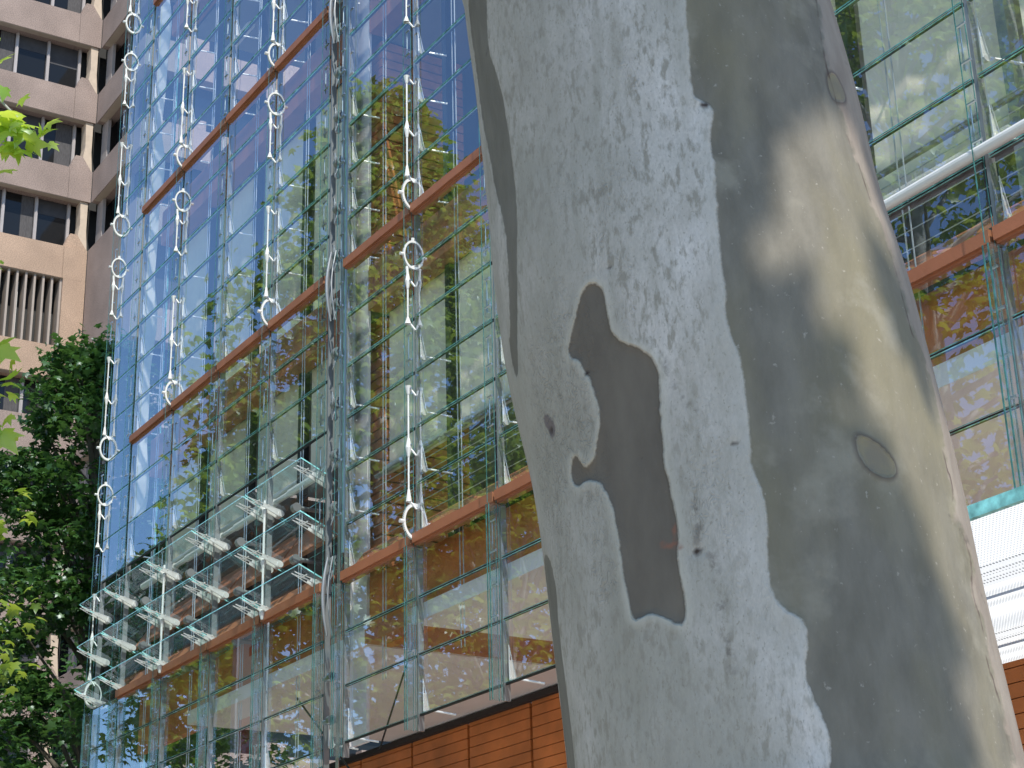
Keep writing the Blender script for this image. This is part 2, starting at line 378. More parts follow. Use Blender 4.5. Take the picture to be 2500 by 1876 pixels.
# grooved terracotta wall
def tilewall(x0, x1, y, z0, z1, pitch=.155, w=2.0):
    nj = int(round((x1-x0)/w)); xs = [x0+(x1-x0)*k/nj for k in range(nj+1)]
    for a, b in zip(xs[:-1], xs[1:]):
        q = MB(); z = z0; k = 0
        while z < z1-.01:
            h = min(pitch, z1-z); q.box(a+.03, b-.03, y, y+.06, z+.010, z+h); z += pitch; k += 1
        q.build('tile_panel', M['terracotta_groove'], gb)
    P('tile_backing', 'joint', x0, x1, y+.05, y+.3, z0, z1)
tilewall(-25.6, -3.6, 12.5, 0.0, Zr(4.72)-.1, .14, 1.62)
P('wall_cap', 'joint', -25.6, -3.6, 12.42, 12.52, Zr(4.72)-.1, Zr(4.72)-.02)
for x in (-25.62, ): P('wall_return', 'terracotta_groove', x-.02, x+.0, 12.5, 18, 0, Zr(4.6))
# perforated, light-passing entrance canopy in front of the facade at the right
CZ = 2.62
q = MB(); PR = [(6.62, 0), (7.35, 0), (7.5, -.07), (8.05, -.02), (8.6, 0), (8.75, -.05), (GY+.1, 0)]
for (ya, za), (yb, zb_) in zip(PR[:-1], PR[1:]): q.quad((-9.4, ya, Zr(CZ)+za), (-3.2, ya, Zr(CZ)+za), (-3.2, yb, Zr(CZ)+zb_), (-9.4, yb, Zr(CZ)+zb_))
cn = q.build('canopy', M['perf'], gb)
q = MB(); q.box(-9.4, -3.2, 6.58, 6.615, Zr(CZ)-.02, Zr(CZ)+.05); q.build('canopy_edge', M['edge'], cn)
for y in (7.75, 8.75):
    q = MB(); q.tube([(-9.4, y, Zr(CZ)+.1), (-3.2, y, Zr(CZ)+.1)], .035, 8); q.build('canopy_rib', M['dull_steel'], cn)
for x, y in ((-6.15, 7.18), (-6.9, 8.72)):
    q = MB(); q.tube([(x, y, Zr(CZ)), (x, y, Zr(CZ)-.045)], .055, 20); q.build('downlight', M['rubber'], gb)
    q = MB(); q.ring((x, y, Zr(CZ)-.04), .065, .02, 'x', 20, thick=.02) if False else q.tube([(x, y, Zr(CZ)), (x, y, Zr(CZ)-.035)], .07, 20); q.build('downlight_rim', M['edge'], gb)

# blinds, mullions, piers
def blind(x0, x1, z0, z1, y=9.78):
    n = 10; q = MB()
    for k in range(n):
        a = x0+(x1-x0)*k/n; b = x0+(x1-x0)*(k+1)/n
        ya = y+.012*math.sin(k*1.7); yb = y+.012*math.sin((k+1)*1.7)
        q.quad((a, ya, z0), (b, yb, z0), (b, yb, z1), (a, ya, z1)); q.quad((a, ya+.006, z0), (b, yb+.006, z0), (b, yb+.006, z1), (a, ya+.006, z1))
    o = q.build('blind', M['blind'], gb)
    t = MB(); t.tube([(x0, y-.04, z0-.03), (x1, y-.04, z0-.03)], .06, 12); t.build('bottom_tube', M['white_metal'], o)
for i in range(4):
    x0, x1 = LC[i]-.02, LC[i+1]-.22
    if i == 0: x0 = -25.4
    blind(x0+.08, x1+.05, Zr(7.55), Zr(ZB)-.5)
    blind(x0+.08, x1+.05, Zr(ZB)+.25, Zr(ZA)-.5)
for i in range(0, 8):
    x0, x1 = RC[i], RC[i+1]
    blind((x0 if i else -18.12)+.03, x1-.14, Zr(7.0 if i < 4 else 6.72), Zr(ZB)-.5)
for z0, z1 in ((ZC, ZB), (ZB, ZA), (ZA, ZT)):
    for i, x in enumerate(LC[1:]+RC[1:]):
        q = MB(); q.box(x-.14, x-.04, 9.68, 9.80, Zr(z0)+.1, Zr(z1)-.5); q.build('mullion', M['gasket'] if i not in (9, ) else M['dull_steel'], gb)
    # tiled pier
    q = MB(); z = Zr(z0)+.1
    q.box(-18.62, -18.2, 9.74, 10.9, z, Zr(z1)-.5, 1)
    while z < Zr(z1)-.62:
        q.box(-18.66, -18.16, 9.70, 10.95, z+.008, z+.122); z += .135
    q.build('tiled_pier', [M['brick'], M['joint']], gb)
# balustrade wires and a dark band behind, below the blinds
for k in range(7):
    z = Zr(ZC)+.35+k*.16
    q = MB(); q.tube([(-18.05, 9.55, z), (-4.5, 9.55, z)], .006, 5); q.build('balustrade_wire', M['cable'], gb)
q = MB(); q.tube([(-18.05, 9.58, Zr(6.85)), (-4.5, 9.58, Zr(6.85))], .03, 8); q.build('handrail', M['dull_steel'], gb)
P('shade_panel', 'joint', -13.0, -4.4, 9.9, 9.95, Zr(ZC)+.1, Zr(6.9))  # added dark panel standing in for the shaded interior
q = MB(); q.tube([(-9.45, 9.11, Zr(6.24)), (-4.5, 9.11, Zr(6.24))], .044, 14); q.build('roller_tube', M['white_metal'], gb)
for x0 in (-25.2, -21.9): 
    pass
# white service tubes under the upper ceilings
for (x0, x1, z) in ((-24.9, -23.9, ZT-.9), (-18.0, -16.7, ZA+.2)):
    q = MB(); q.tube([(x0, 10.3, Zr(z)), (x1, 10.3, Zr(z))], .07, 10); q.build('service_tube', M['white_metal'], gb)
# added white sheet at the glazed corner, imitating a bright reflected streak
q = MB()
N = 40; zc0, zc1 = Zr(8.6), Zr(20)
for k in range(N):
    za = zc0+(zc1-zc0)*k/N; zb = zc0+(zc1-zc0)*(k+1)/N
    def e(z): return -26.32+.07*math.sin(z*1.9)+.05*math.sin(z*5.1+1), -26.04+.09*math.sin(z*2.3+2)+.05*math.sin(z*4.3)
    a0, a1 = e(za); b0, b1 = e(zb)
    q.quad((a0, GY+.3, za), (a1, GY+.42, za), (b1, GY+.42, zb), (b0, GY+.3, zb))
q.build('streak_sheet', M['white_metal'], gb)

# ---- the glass skin: panes row by row
rows = []
zr = ZC - 3*RH + .12
edges = [3.66, 4.30, 4.93, ZC]
for i in range(3): rows.append((edges[i], edges[i+1], i))
for k in range(24): rows.append((ZC+k*RH, ZC+(k+1)*RH, 3+k))
def pane_mesh(q, x0, x1, z0, z1, y=GY-.07):
    th = .016
    q.v += []
    i = len(q.v)
    Pn = [(x, yy, z) for z in (z0, z1) for yy in (y, y+th) for x in (x0, x1)]
    q.v += Pn
    for f, mi in (((0, 2, 3, 1), 1), ((4, 5, 7, 6), 1), ((0, 1, 5, 4), 0), ((2, 6, 7, 3), 0), ((0, 4, 6, 2), 0), ((1, 3, 7, 5), 0)):
        q.f.append(tuple(i+k for k in f)); q.m.append(mi)
    # bottom edge bead catches the light
def proj(p):
    p = np.array(p, float)-np.array([0, 0, EYE]); c = p@fw; return PW/2+F*(p@CR)/c, PH/2-F*(p@CU)/c
def in_view(p):
    x, y = proj(p); d = np.linalg.norm(np.array(p, float)-np.array([0, 0, EYE]))
    v = -40 < x < 2540 and -60 < y < 1940 and not (1165+.1*y < x < 2040+.23*y)
    return (1. if v else .01)/d
def many(name, m, items, parent):
    """items: (point, fill) - the hundred that show largest become parts, the rest one part"""
    items = sorted(items, key=lambda t: -in_view(t[0])); rest = MB()
    for i, (p, fill) in enumerate(items):
        q = MB() if i < 100 else rest
        fill(q)
        if i < 100: q.build(name, m, parent)
    if rest.v: tag(rest.build(name, m, parent), kind='stuff')
panes = []; rails = []
cols = [(XE, LC[0], 'L')]+[(a, b, 'L') for a, b in zip(LC[:-1], LC[1:])]+[(a, b, 'R') for a, b in zip(RC[:-1], RC[1:])]
low_left = [(1.2, 2.3), (2.3, 3.02), (3.02, 3.66)]
for (x0, x1, bay) in cols:
    rr = list(rows)
    if bay == 'L': rr += [(a, b, -1) for a, b in low_left]
    for (z0, z1, k) in rr:
        if bay == 'L' and 3 <= k <= 5 and x0 > -25.6 : continue
        if bay == 'L' and 3 <= k <= 5 and x0 < -26 : continue
        px = [proj((x, GY, Zr(z))) for x in (x0, x1) for z in (z0, z1)]
        cx = sum(p[0] for p in px)/4; cyy = sum(p[1] for p in px)/4
        area = abs(px[2][0]-px[0][0])*abs(px[1][1]-px[0][1])
        if cyy < -900 or cyy > 2700: continue
        vis = (-60 < cx < 2600 and -120 < cyy < 2000) and not (1250 < cx < 2050+.25*cyy)
        panes.append((area if vis else area*.01, x0, x1, z0, z1, k))
panes.sort(reverse=True)
rest = MB()
for i, (a, x0, x1, z0, z1, k) in enumerate(panes):
    q = MB() if i < 100 else rest
    pane_mesh(q, x0+.035, x1-.035, Zr(z0)+.012, Zr(z1)-.012)
    if i < 100: q.build('glass_pane', [M['glass'], M['edge']], gb)
tag(rest.build('glass_pane', [M['glass'], M['edge']], gb), kind='stuff')
# dark joint rails behind every row
items = []
for (x0, x1, bay) in cols:
    for (z0, z1, k) in rows:
        if bay == 'L' and 3 < k <= 5: continue
        dz = (.088, .13) if (abs((z0-ZC) % FL) < .01 and k >= 3 and x0 > -26) else (-.008, .014)
        dy = GY+.02 if dz[0] > 0 else GY-.02
        items.append((((x0+x1)/2, GY, Zr(z0)), lambda q, x0=x0, x1=x1, z0=z0, dz=dz, dy=dy: q.box(x0+.03, x1-.03, GY-.045, dy, Zr(z0)+dz[0], Zr(z0)+dz[1])))
many('joint_rail', M['gasket'], items, gb)

# ---- fins with clamps
clamp_items = []
def fin(x, z0, z1, wide=False):
    q = MB(); i = 0
    w = .007 if not wide else .012
    for s in ((-1, 1) if wide else (0, )):
        xx = x+s*.025
        q.quad((xx, GY-.19, z0), (xx, GY-.09, z0), (xx, GY-.09, z1), (xx, GY-.19, z1), 0)
        if wide: q.quad((xx+.02, GY-.19, z0), (xx+.02, GY-.09, z0), (xx+.02, GY-.09, z1), (xx+.02, GY-.19, z1), 0)
        q.box(xx-w/2-.001, xx+w/2+.001, GY-.194, GY-.19, z0, z1, 1)
        q.box(xx-w/2, xx+w/2, GY-.088, GY-.083, z0, z1, 1)
    f = q.build('fin', [M['bar_glass'] if wide else M['fin_glass'], M['fin_edge']], gb)
    zz = Zr(ZC)-3*RH
    while zz < z1:
        if zz > z0+.1:
            def fill(q, zz=zz):
                q.tube([(x-.05, GY-.13, zz+.12), (x+.05, GY-.13, zz+.12)], .014, 6)
                q.box(x-.026, x-.018, GY-.135, GY-.12, zz+.06, zz+.22)
                q.tube([(x-.022, GY-.125, zz+.2), (x-.022, GY-.125, zz+.45)], .006, 5)
                q.tube([(x-.04, GY-.13, zz+.44), (x+.04, GY-.13, zz+.44)], .012, 6)
            clamp_items.append(((x, GY, zz), fill))
        zz += RH
    q = MB(); q.box(x-.016, x+.016, GY-.05, GY+.02, z0, z1); q.build('post', M['dull_steel'], f)
for x in [XE]+LC+RC:
    low = (.9 if x < -18.4 else 3.5)
    fin(x, Zr(low), Zr(ZC)-.06, True)
    fin(x, Zr(ZC)-.05, Zr(20.5))
many('clamp', M['steel'], clamp_items, gb)
q = MB(); q.box(XE-.004, XE+.006, GY-.05, GY+.8, Zr(.9), Zr(21), 0); q.box(XE-.01, XE+.01, GY+.8, GY+.82, Zr(.9), Zr(21), 1)
q.build('return_pane', [M['fin_glass'], M['edge']], gb)

# ---- wedge arms beside each column (closed: hanging vertical)
def wedge(q, hub, tip, wid=.075, th=.008, dx=(0, .09)):
    # two slender bars that meet at the tip, a short web plate near the hub
    h = Vector(hub); t = Vector(tip); d = (t-h).normalized(); n = Vector((0, -d.z, d.y))
    for s in dx:
        o = Vector((s, 0, 0)); a, b, c = h+n*wid*.5+o, h-n*wid*.5+o, t+o
        a2, b2 = a.lerp(c, .55), b.lerp(c, .55); X = Vector((th, 0, 0)); i = len(q.v)
        q.v += [tuple(p) for p in (a, b, b2, a2, a+X, b+X, b2+X, a2+X)]
        for f in ((0, 1, 2, 3), (7, 6, 5, 4), (0, 4, 5, 1), (1, 5, 6, 2), (2, 6, 7, 3), (3, 7, 4, 0)):
            q.f.append(tuple(i+k for k in f)); q.m.append(0)
        q.tube([a+X*.5, c+X*.5], [.009, .005], 5); q.tube([b+X*.5, c+X*.5], [.009, .005], 5)
    q.tube([h+Vector((dx[0]-.015, 0, 0)), h+Vector((dx[-1]+.02, 0, 0))], wid*.48, 14)
items = []
for x in LC+RC:
    for k in range(-3, 20):
        z = Zr(ZC)+k*RH
        if x < -18.4 and 0 <= k <= 2: continue
        if k % 6 in (0, 1, 2, 3):
            def fill(q, x=x, z=z):
                wedge(q, (x+.06, GY+.02, z+.16), (x+.06, GY-.02, z+.50), .07, .010, (0, ))
                q.tube([(x+.05, GY+.02, z+.18), (x+.2, GY+.3, z+.12)], .012, 6)
            items.append(((x, GY, z), fill))
many('wedge_arm', M['cast'], items, gb)

# ---- cable pairs in mid bay
for (x0, x1, bay) in cols[1:]:
    xm = (x0+x1)/2-.12
    q = MB()
    z0 = Zr(ZC) if bay == 'R' else Zr(2.0)
    for s in (-.035, .035): q.tube([(xm+s, GY+.08, z0-1.3), (xm+s, GY+.08, Zr(20))], .007, 5)
    q.build('cable_pair', M['cable'], gb)

# ---- white ring linkages on every second column
def linkage(x, zf):
    """zf: rel height of the floor edge at the bottom of this storey; the gear rings stand across the skin"""
    y = GY-.145; yc = GY-.075; W = M['white_metal']; ztop = Zr(zf+FL)
    def arm(q, z): q.tube([(x, y, z), (x+.02, y+.04, z-.04), (x+.05, y+.07, z-.10)], [.02, .013, .010], 6)
    q = MB(); q.tube([(x, y, ztop-.74), (x, y, ztop-1.42)], .0105, 8)
    q.tube([(x, y, ztop-.80), (x, y, ztop-.90), (x, y, ztop-1.0)], [.014, .032, .014], 8)
    q.tube([(x, y, ztop-1.36), (x, y, ztop-1.44)], [.014, .04], 8)
    arm(q, ztop-1.42); arm(q, ztop-.88); up = q.build('linkage_rod', W, gb)
    r = MB(); r.ring((x, yc, ztop-.56), .170, .027, 'x', 40, 0, 2*math.pi, 0, .035, .70)
    r.tube([(x, yc-.125, ztop-.57), (x, yc-.17, ztop-.57)], .020, 8); r.tube([(x, yc-.08, ztop-.72), (x, y, ztop-.84)], .018, 8)
    r.tube([(x, yc+.0, ztop-.39), (x, yc, ztop-.34)], .02, 6); r.tube([(x, yc-.06, ztop-.73), (x+.01, yc+.12, ztop-.66)], .014, 6)
    r.build('gear_ring', W, up)
    q = MB(); q.tube([(x, y, ztop-2.22), (x, y, ztop-3.56)], .0105, 8)
    q.tube([(x, y, ztop-2.82), (x, y, ztop-2.93), (x, y, ztop-3.04)], [.014, .036, .014], 8)
    q.tube([(x, y, ztop-2.20), (x, y, ztop-2.30)], [.04, .015], 8)
    q.tube([(x, y, ztop-3.42), (x, y, ztop-3.56)], [.014, .034], 8)
    arm(q, ztop-2.22); arm(q, ztop-2.93); arm(q, ztop-3.55); lo = q.build('linkage_rod', W, gb)
    r = MB(); r.ring((x, yc, ztop-3.78), .185, .028, 'x', 64, math.pi*.42, math.pi*1.62, .014, .035, .70)
    r.ring((x, yc, ztop-3.78), .180, .022, 'x', 24, -math.pi*.38, math.pi*.42, 0, .02, .70)
    r.tube([(x, yc-.135, ztop-3.79), (x, yc-.185, ztop-3.79)], .024, 8)
    r.build('gear_ring', W, lo)
for x, floors in ((XE+.02, (ZT, ZA, ZB, ZC)), (LC[1], (ZA, ZB)), (LC[3], (ZA, ZB)), (RC[1], (ZA, ZB, ZC)), (RC[3], (ZB, ZC)), (RC[5], (ZB, ))):
    for zf in floors: linkage(x, zf)

# ---- open louvres in the lower left storey
for i in range(-1, 4):
    x0, x1 = (XE, LC[0]) if i < 0 else (LC[i], LC[i+1])
    for r, zp in enumerate((5.70, 6.36, 7.03)):
        q = MB(); ang = R_(24)
        c = Vector(((x0+x1)/2, GY-.08, Zr(zp)))
        rot = Matrix.Rotation(-ang, 3, 'X')
        b = MB()
        hx = (x1-x0)/2-.03; hy = .33
        i0 = len(b.v)
        Pn = [rot @ Vector((x, yy, z)) + c for z in (-.008, .008) for yy in (-hy, hy) for x in (-hx, hx)]
        b.v += [tuple(p) for p in Pn]
        for f, mi in (((0, 2, 3, 1), 0), ((4, 5, 7, 6), 0), ((0, 1, 5, 4), 1), ((2, 6, 7, 3), 1), ((0, 4, 6, 2), 1), ((1, 3, 7, 5), 1)):
            b.f.append(f); b.m.append(mi)
        lv = b.build('open_louvre', [M['louvre_glass'], M['edge']], gb)
        # brackets at both ends
        for s, xx in ((0, x0+.10), (1, x1-.20)):
            if i < 0 and s == 1: continue
            q = MB()
            hub = (xx, GY+.06, Zr(zp)-.10); tip = (xx, GY-.40, Zr(zp)+.06)
            wedge(q, hub, tip, .085, .008, (0, .085)); 
            q.tube([(xx, GY-.12, Zr(zp)-.01), (xx+.1, GY-.12, Zr(zp)-.01)], .012, 6)
            q.tube([(xx-.02, GY-.26, Zr(zp)+.03), (xx+.12, GY-.26, Zr(zp)+.03)], .010, 6)
            q.build('louvre_bracket', M['cast'], lv)
        if i >= 0:
            q = MB(); xm = (x0+x1)/2-.05; z = Zr(zp)-.2
            q.tube([(xm-.05, GY-.02, z), (xm+.03, GY-.02, z)], .06, 14); q.tube([(xm, GY-.02, z), (xm, GY+.42, z+.0)], .03, 8)
            q.build('stub_arm', M['dull_steel'], gb)
    if i >= 0:
        q = MB(); q.tube([((x0+x1)/2-.05, GY+.42, Zr(ZC)+.1), ((x0+x1)/2-.05, GY+.42, Zr(7.4))], .035, 10); q.build('inner_post', M['dull_steel'], gb)
        q = MB(); q.prism([(GY+.12, Zr(6.30)), (GY+.52, Zr(6.86)), (GY+.56, Zr(6.86)), (GY+.16, Zr(6.26))], 'x', x0+.05, x1-.05)
        q.build('sun_panel', M['terracotta'], gb)
        q = MB(); q.tube([(x0+.32, GY+.12, Zr(7.18)), (x1-.12, GY+.12, Zr(7.18))], .05, 12); q.tube([(x1-.12, GY+.12, Zr(7.18)), (x1+.32, GY+.12, Zr(7.18))], .036, 8)
        q.build('roller_tube', M['white_metal'], gb)
    for sx in ((x0,) if i in (1, 3) else ()):
        q = MB(); q.tube([(sx+.12, GY-.14, Zr(5.55)), (sx+.12, GY-.14, Zr(7.1))], .016, 8)
        for zp in (5.70, 6.36, 7.03): q.tube([(sx+.12, GY-.14, Zr(zp)-.16), (sx+.12, GY-.14, Zr(zp)-.08), (sx+.12, GY-.14, Zr(zp))], [.016, .04, .016], 8)
        q.build('pull_rod', M['white_metal'], gb)

# ---- steel duct column between the bays
q = MB(); q.tube([(-18.40, GY+.12, Zr(ZC)+.4), (-18.40, GY+.12, Zr(21))], .10, 20); q.build('steel_column', M['steel'], gb)
q = MB(); q.box(-18.6, -18.5, GY+.22, GY+.3, Zr(3.7), Zr(21)); q.box(-18.5, -18.15, GY+.26, GY+.3, Zr(3.7), Zr(21)); q.build('cover_sheet', M['white_ceiling'], gb)
q = MB()
for x in (-18.28, -18.24): q.tube([(x, GY-.05, Zr(3.4)), (x, GY-.05, Zr(21))], .012, 6)
q.build('duct_rods', M['steel'], gb)
for zf in (ZC, ZB, ZA):
    for k in range(6):
        z = Zr(zf)+.3+k*RH
        q = MB(); 
        for s in range(3): q.ring((-18.47+.045*s, GY-.02, z), .05+.008*(s % 2), .03, 'x', 18, thick=.035)
        q.tube([(-18.5, GY-.02, z), (-18.34, GY-.02, z)], .025, 10)
        q.tube([(-18.42, GY-.02, z-.02), (-18.43, GY-.05, z-.13), (-18.45, GY-.07, z-.22)], [.025, .015, .006], 8)
        q.build('disc_hinge', M['dull_steel'], gb)
for zc in (ZC+.02, ZB+.0, ZA):
    q = MB()
    pts = [(-18.42+.0, GY-.12-.06*math.sin(t*math.pi), Zr(zc)+.32-.95*t) for t in [j/10 for j in range(11)]]
    q.tube(pts, [.012+.012*math.sin(j/10*math.pi) for j in range(11)], 10)
    q.tube([(p[0]+.07, p[1]+.03, p[2]) for p in pts], .010, 8)
    q.build('curved_strut', M['dull_steel'], gb)
for z in (Zr(4.45), Zr(3.95)):
    q = MB(); q.tube([(-18.5, GY-.1, z), (-18.3, GY-.1, z)], .03, 10); q.tube([(-18.36, GY-.1, z), (-18.3, GY-.1, z)], .055, 14); q.build('spigot', M['steel'], gb)
# tie rods behind the lowest panes
for a, b in (((-20.2, 9.6, Zr(4.6)), (-18.75, 9.6, Zr(3.5))), ((-18.0, 9.6, Zr(3.6)), (-17.2, 9.6, Zr(4.65)))):
    q = MB(); q.tube([a, b], .012, 6); q.build('tie_rod', M['gasket'], gb)

# small camera under the soffit
q = MB(); c = Vector((-18.25, 11.5, Zr(4.72)))
q.tube([c, c-Vector((0, 0, .08))], .05, 14); 
sc_ = q.build('security_camera', M['white_metal'], None)
q = MB(); q.tube([c-Vector((0, 0, .06)), c-Vector((0, 0, .12)), c-Vector((0, 0, .16))], [.085, .08, .03], 18); q.build('lens_dome', M['rubber'], sc_)
tag(sc_, 'small round black camera dome under the pale soffit above the orange wall', 'camera')

# ------------------------------------------------------------------ trees
LEAF = np.array([(0, .32, .05), (0, 0, 0), (.26, -.10, -.02), (.58, .03, -.10), (.40, .22, -.03), (.66, .52, -.14), (.28, .52, -.02), (.14, .78, -.06), (0, 1.05, -.16), (-.14, .78, -.06), (-.28, .52, -.02), (-.66, .52, -.14), (-.40, .22, -.03), (-.58, .03, -.10), (-.26, -.10, -.02)])
def leaves_mesh(name, pos, size, m, parent, tilt=.55, updir=None):
    n = len(pos); k = len(LEAF)
    sz = size*(.65+.7*np.random.rand(n))
    nrm = np.random.normal(size=(n, 3))*tilt + (np.array([0, 0, 1.]) if updir is None else np.array(updir))
    nrm /= np.linalg.norm(nrm, axis=1)[:, None]
    rv = np.random.normal(size=(n, 3)); rv[:, 2] -= .5
    t = rv-np.sum(rv*nrm, axis=1)[:, None]*nrm; t /= np.linalg.norm(t, axis=1)[:, None]
    s = np.cross(t, nrm)
    curl = np.random.uniform(.5, 2.2, n)
    V = pos[:, None, :] + sz[:, None, None]*(s[:, None, :]*LEAF[None, :, 0, None] + t[:, None, :]*(LEAF[None, :, 1, None]) + nrm[:, None, :]*LEAF[None, :, 2, None]*curl[:, None, None])
    V = V.reshape(-1, 3)
    tri = np.array([(0, i, i+1 if i+1 < k else 1) for i in range(1, k)])
    Fc = (tri[None]+(np.arange(n)*k)[:, None, None]).reshape(-1, 3)
    me = bpy.data.meshes.new(name)
    me.vertices.add(len(V)); me.vertices.foreach_set('co', V.ravel())
    me.loops.add(Fc.size); me.loops.foreach_set('vertex_index', Fc.ravel().astype(np.int32))
    me.polygons.add(len(Fc)); me.polygons.foreach_set('loop_start', (np.arange(len(Fc))*3).astype(np.int32))
    me.polygons.foreach_set('loop_total', np.full(len(Fc), 3, np.int32))
    at = me.attributes.new('rnd', 'FLOAT', 'POINT'); at.data.foreach_set('value', np.repeat(np.random.rand(n), k).astype(np.float32))
    me.materials.append(m); me.update(calc_edges=True); me.validate()
    o = bpy.data.objects.new(name, me); COL.objects.link(o)
    if parent: o.parent = parent; o.matrix_parent_inverse = parent.matrix_world.inverted()
    return o

def crown_points(prof, cx, cy, z0, z1, nclump, nleaf, cr=.75, drift=(0, 0), seed=1, hollow=.35):
    """prof(t): crown radius at height fraction t. Leaf clumps, denser near the outside, with gaps."""
    rs = np.random.RandomState(seed); pts = []; centres = []
    while len(centres) < nclump:
        t = rs.rand(); a = rs.rand()*2*math.pi; rr = prof(t)*(hollow+(1-hollow)*math.sqrt(rs.rand()))*(1+.18*math.sin(3*a+7*t+seed)+.12*math.sin(5*a-11*t))
        centres.append((cx+drift[0]*t+rr*math.cos(a), cy+drift[1]*t+rr*math.sin(a), z0+(z1-z0)*t))
    for c in centres:
        m = int(nleaf*(.5+rs.rand())); r = cr*(.6+.8*rs.rand())
        d = rs.normal(size=(m, 3)); d /= np.linalg.norm(d, axis=1)[:, None]; d *= (r*rs.rand(m)**.45)[:, None]; d[:, 2] *= .55
        d[:, 2] -= .15*(d[:, 0]**2+d[:, 1]**2)/max(r, .1)
        pts.append(d+np.array(c))
    return np.vstack(pts), centres

def tree(name, loc, z0, z1, prof, nclump, nleaf, lsize, lm, label, cat='tree', group=None, tr=.28, seed=1, drift=(0, 0), tilt=.55, cr=.75, bark='tree_bark'):
    t = empty(name, (loc[0], loc[1], 0)); tag(t, label, cat, group)
    pts, cen = crown_points(prof, loc[0], loc[1], z0, z1, nclump, nleaf, cr, drift, seed)
    leaves_mesh('crown', pts, lsize, M[lm], t, tilt)
    q = MB(); rs = random.Random(seed)
    H = z1-.8; tp = []
    for k in range(9):
        f = k/8; tp.append((loc[0]+drift[0]*f+.18*math.sin(f*5+seed), loc[1]+drift[1]*f+.15*math.sin(f*4+seed*2), H*f))
    q.tube(tp, [tr*(1-.85*k/8) for k in range(9)], 12); q.build('trunk', M[bark], t, True)
    for c in cen[::max(1, len(cen)//70)]:
        zf = max(.15, min(.93, (c[2]-1.6-rs.random()*1.5)/H)); k = zf*8; i = int(k); fr = k-i
        b = Vector(tp[i]).lerp(Vector(tp[min(i+1, 8)]), fr); e = Vector(c); mid = b.lerp(e, .5)+Vector((rs.uniform(-.3, .3), rs.uniform(-.3, .3), .25))
        q = MB(); q.tube([b, mid, e], [.07, .04, .012], 6); q.build('branch', M[bark], t, True)
    return t

tree('street_tree', (-32.3, 11.6), 5.0, 15.6, lambda t: 2.55*(1-t)**.5+.3, 470, 52, .125, 'leaf_shaded', 'dark green plane tree beside the glass corner, crown against the brown concrete block', seed=3, drift=(.0, -.8), cr=.6, tr=.15)
tree('street_tree', (-45, 17.0), 4.0, 13.4, lambda t: 3.6*(1-t)**.4+.3, 190, 40, .15, 'leaf_shaded', 'darker plane tree seen through the lowest panes of the glass building', seed=5, cr=.8)
tree('street_tree', (-29.3, 2.7), 1.6, 21.0, lambda t: 4.8*(1-t**2.0)**.75*(.84+.16*math.sin(t*3))+.2, 820, 42, .175, 'leaf_mid', 'tall sunlit plane tree mirrored in the upper panes, just beyond the left edge', seed=8, cr=.8, bark='bark_limb')
tree('street_tree', (-22.0, -5.2), 6.0, 23.5, lambda t: 5.6*(1-t**2.5)**.6+.2, 480, 36, .2, 'leaf_mid', 'broad plane tree across the road, mirrored in the panes right of the trunk', seed=12, cr=1.0, tr=.4, bark='bark_limb')

tree('street_tree', (-34.2, 3.6), 2.0, 13.6, lambda t: 3.0*(1-t**2.5)**.6+.2, 300, 42, .16, 'leaf_mid', 'lower plane tree mirrored at the left corner of the glass, beside the tall one', seed=19, cr=.75, bark='bark_limb')
tree('street_tree', (-25.6, 2.0), 2.2, 12.5, lambda t: 3.2*(1-t**2.5)**.6+.2, 260, 40, .16, 'leaf_mid', 'low bushy plane tree mirrored behind the orange wall panels', seed=15, cr=.8, bark='bark_limb')
tree('street_tree', (-17.5, -7.5), 2.5, 13.0, lambda t: 4.6*(1-t**2.5)**.6+.2, 260, 36, .2, 'leaf_mid', 'younger plane tree across the road, mirrored low at the right edge', seed=17, cr=.9, bark='bark_limb')

# banner on its pole, mirrored in the lowest panes
bn = empty('street_banner', (-25.5, 7.0, 0)); tag(bn, 'tall white street banner with red blocks, mirrored in the lowest panes', 'banner')
q = MB(); q.tube([(-26.15, 7.0, 0), (-26.15, 7.0, 10.0)], [.07, .05], 10); q.tube([(-26.15, 7.0, 9.75), (-24.9, 7.0, 9.75)], .025, 8); q.tube([(-26.15, 7.0, 5.9), (-24.9, 7.0, 5.9)], .025, 8); q.build('pole', M['dull_steel'], bn)
q = MB(); q.box(-26.0, -24.95, 6.985, 7.015, 5.95, 9.7); q.build('banner_cloth', M['banner'], bn)
q = MB(); q.box(-25.9, -25.05, 7.02, 7.026, 6.4, 7.05); q.build('red_block', M['banner_red'], bn)
q = MB(); q.box(-25.85, -25.35, 7.02, 7.026, 8.9, 9.15); q.build('red_block', M['banner_red'], bn)
q = MB(); q.box(-25.6, -25.1, 7.02, 7.026, 8.0, 8.15); q.build('red_block', M['banner_red'], bn)

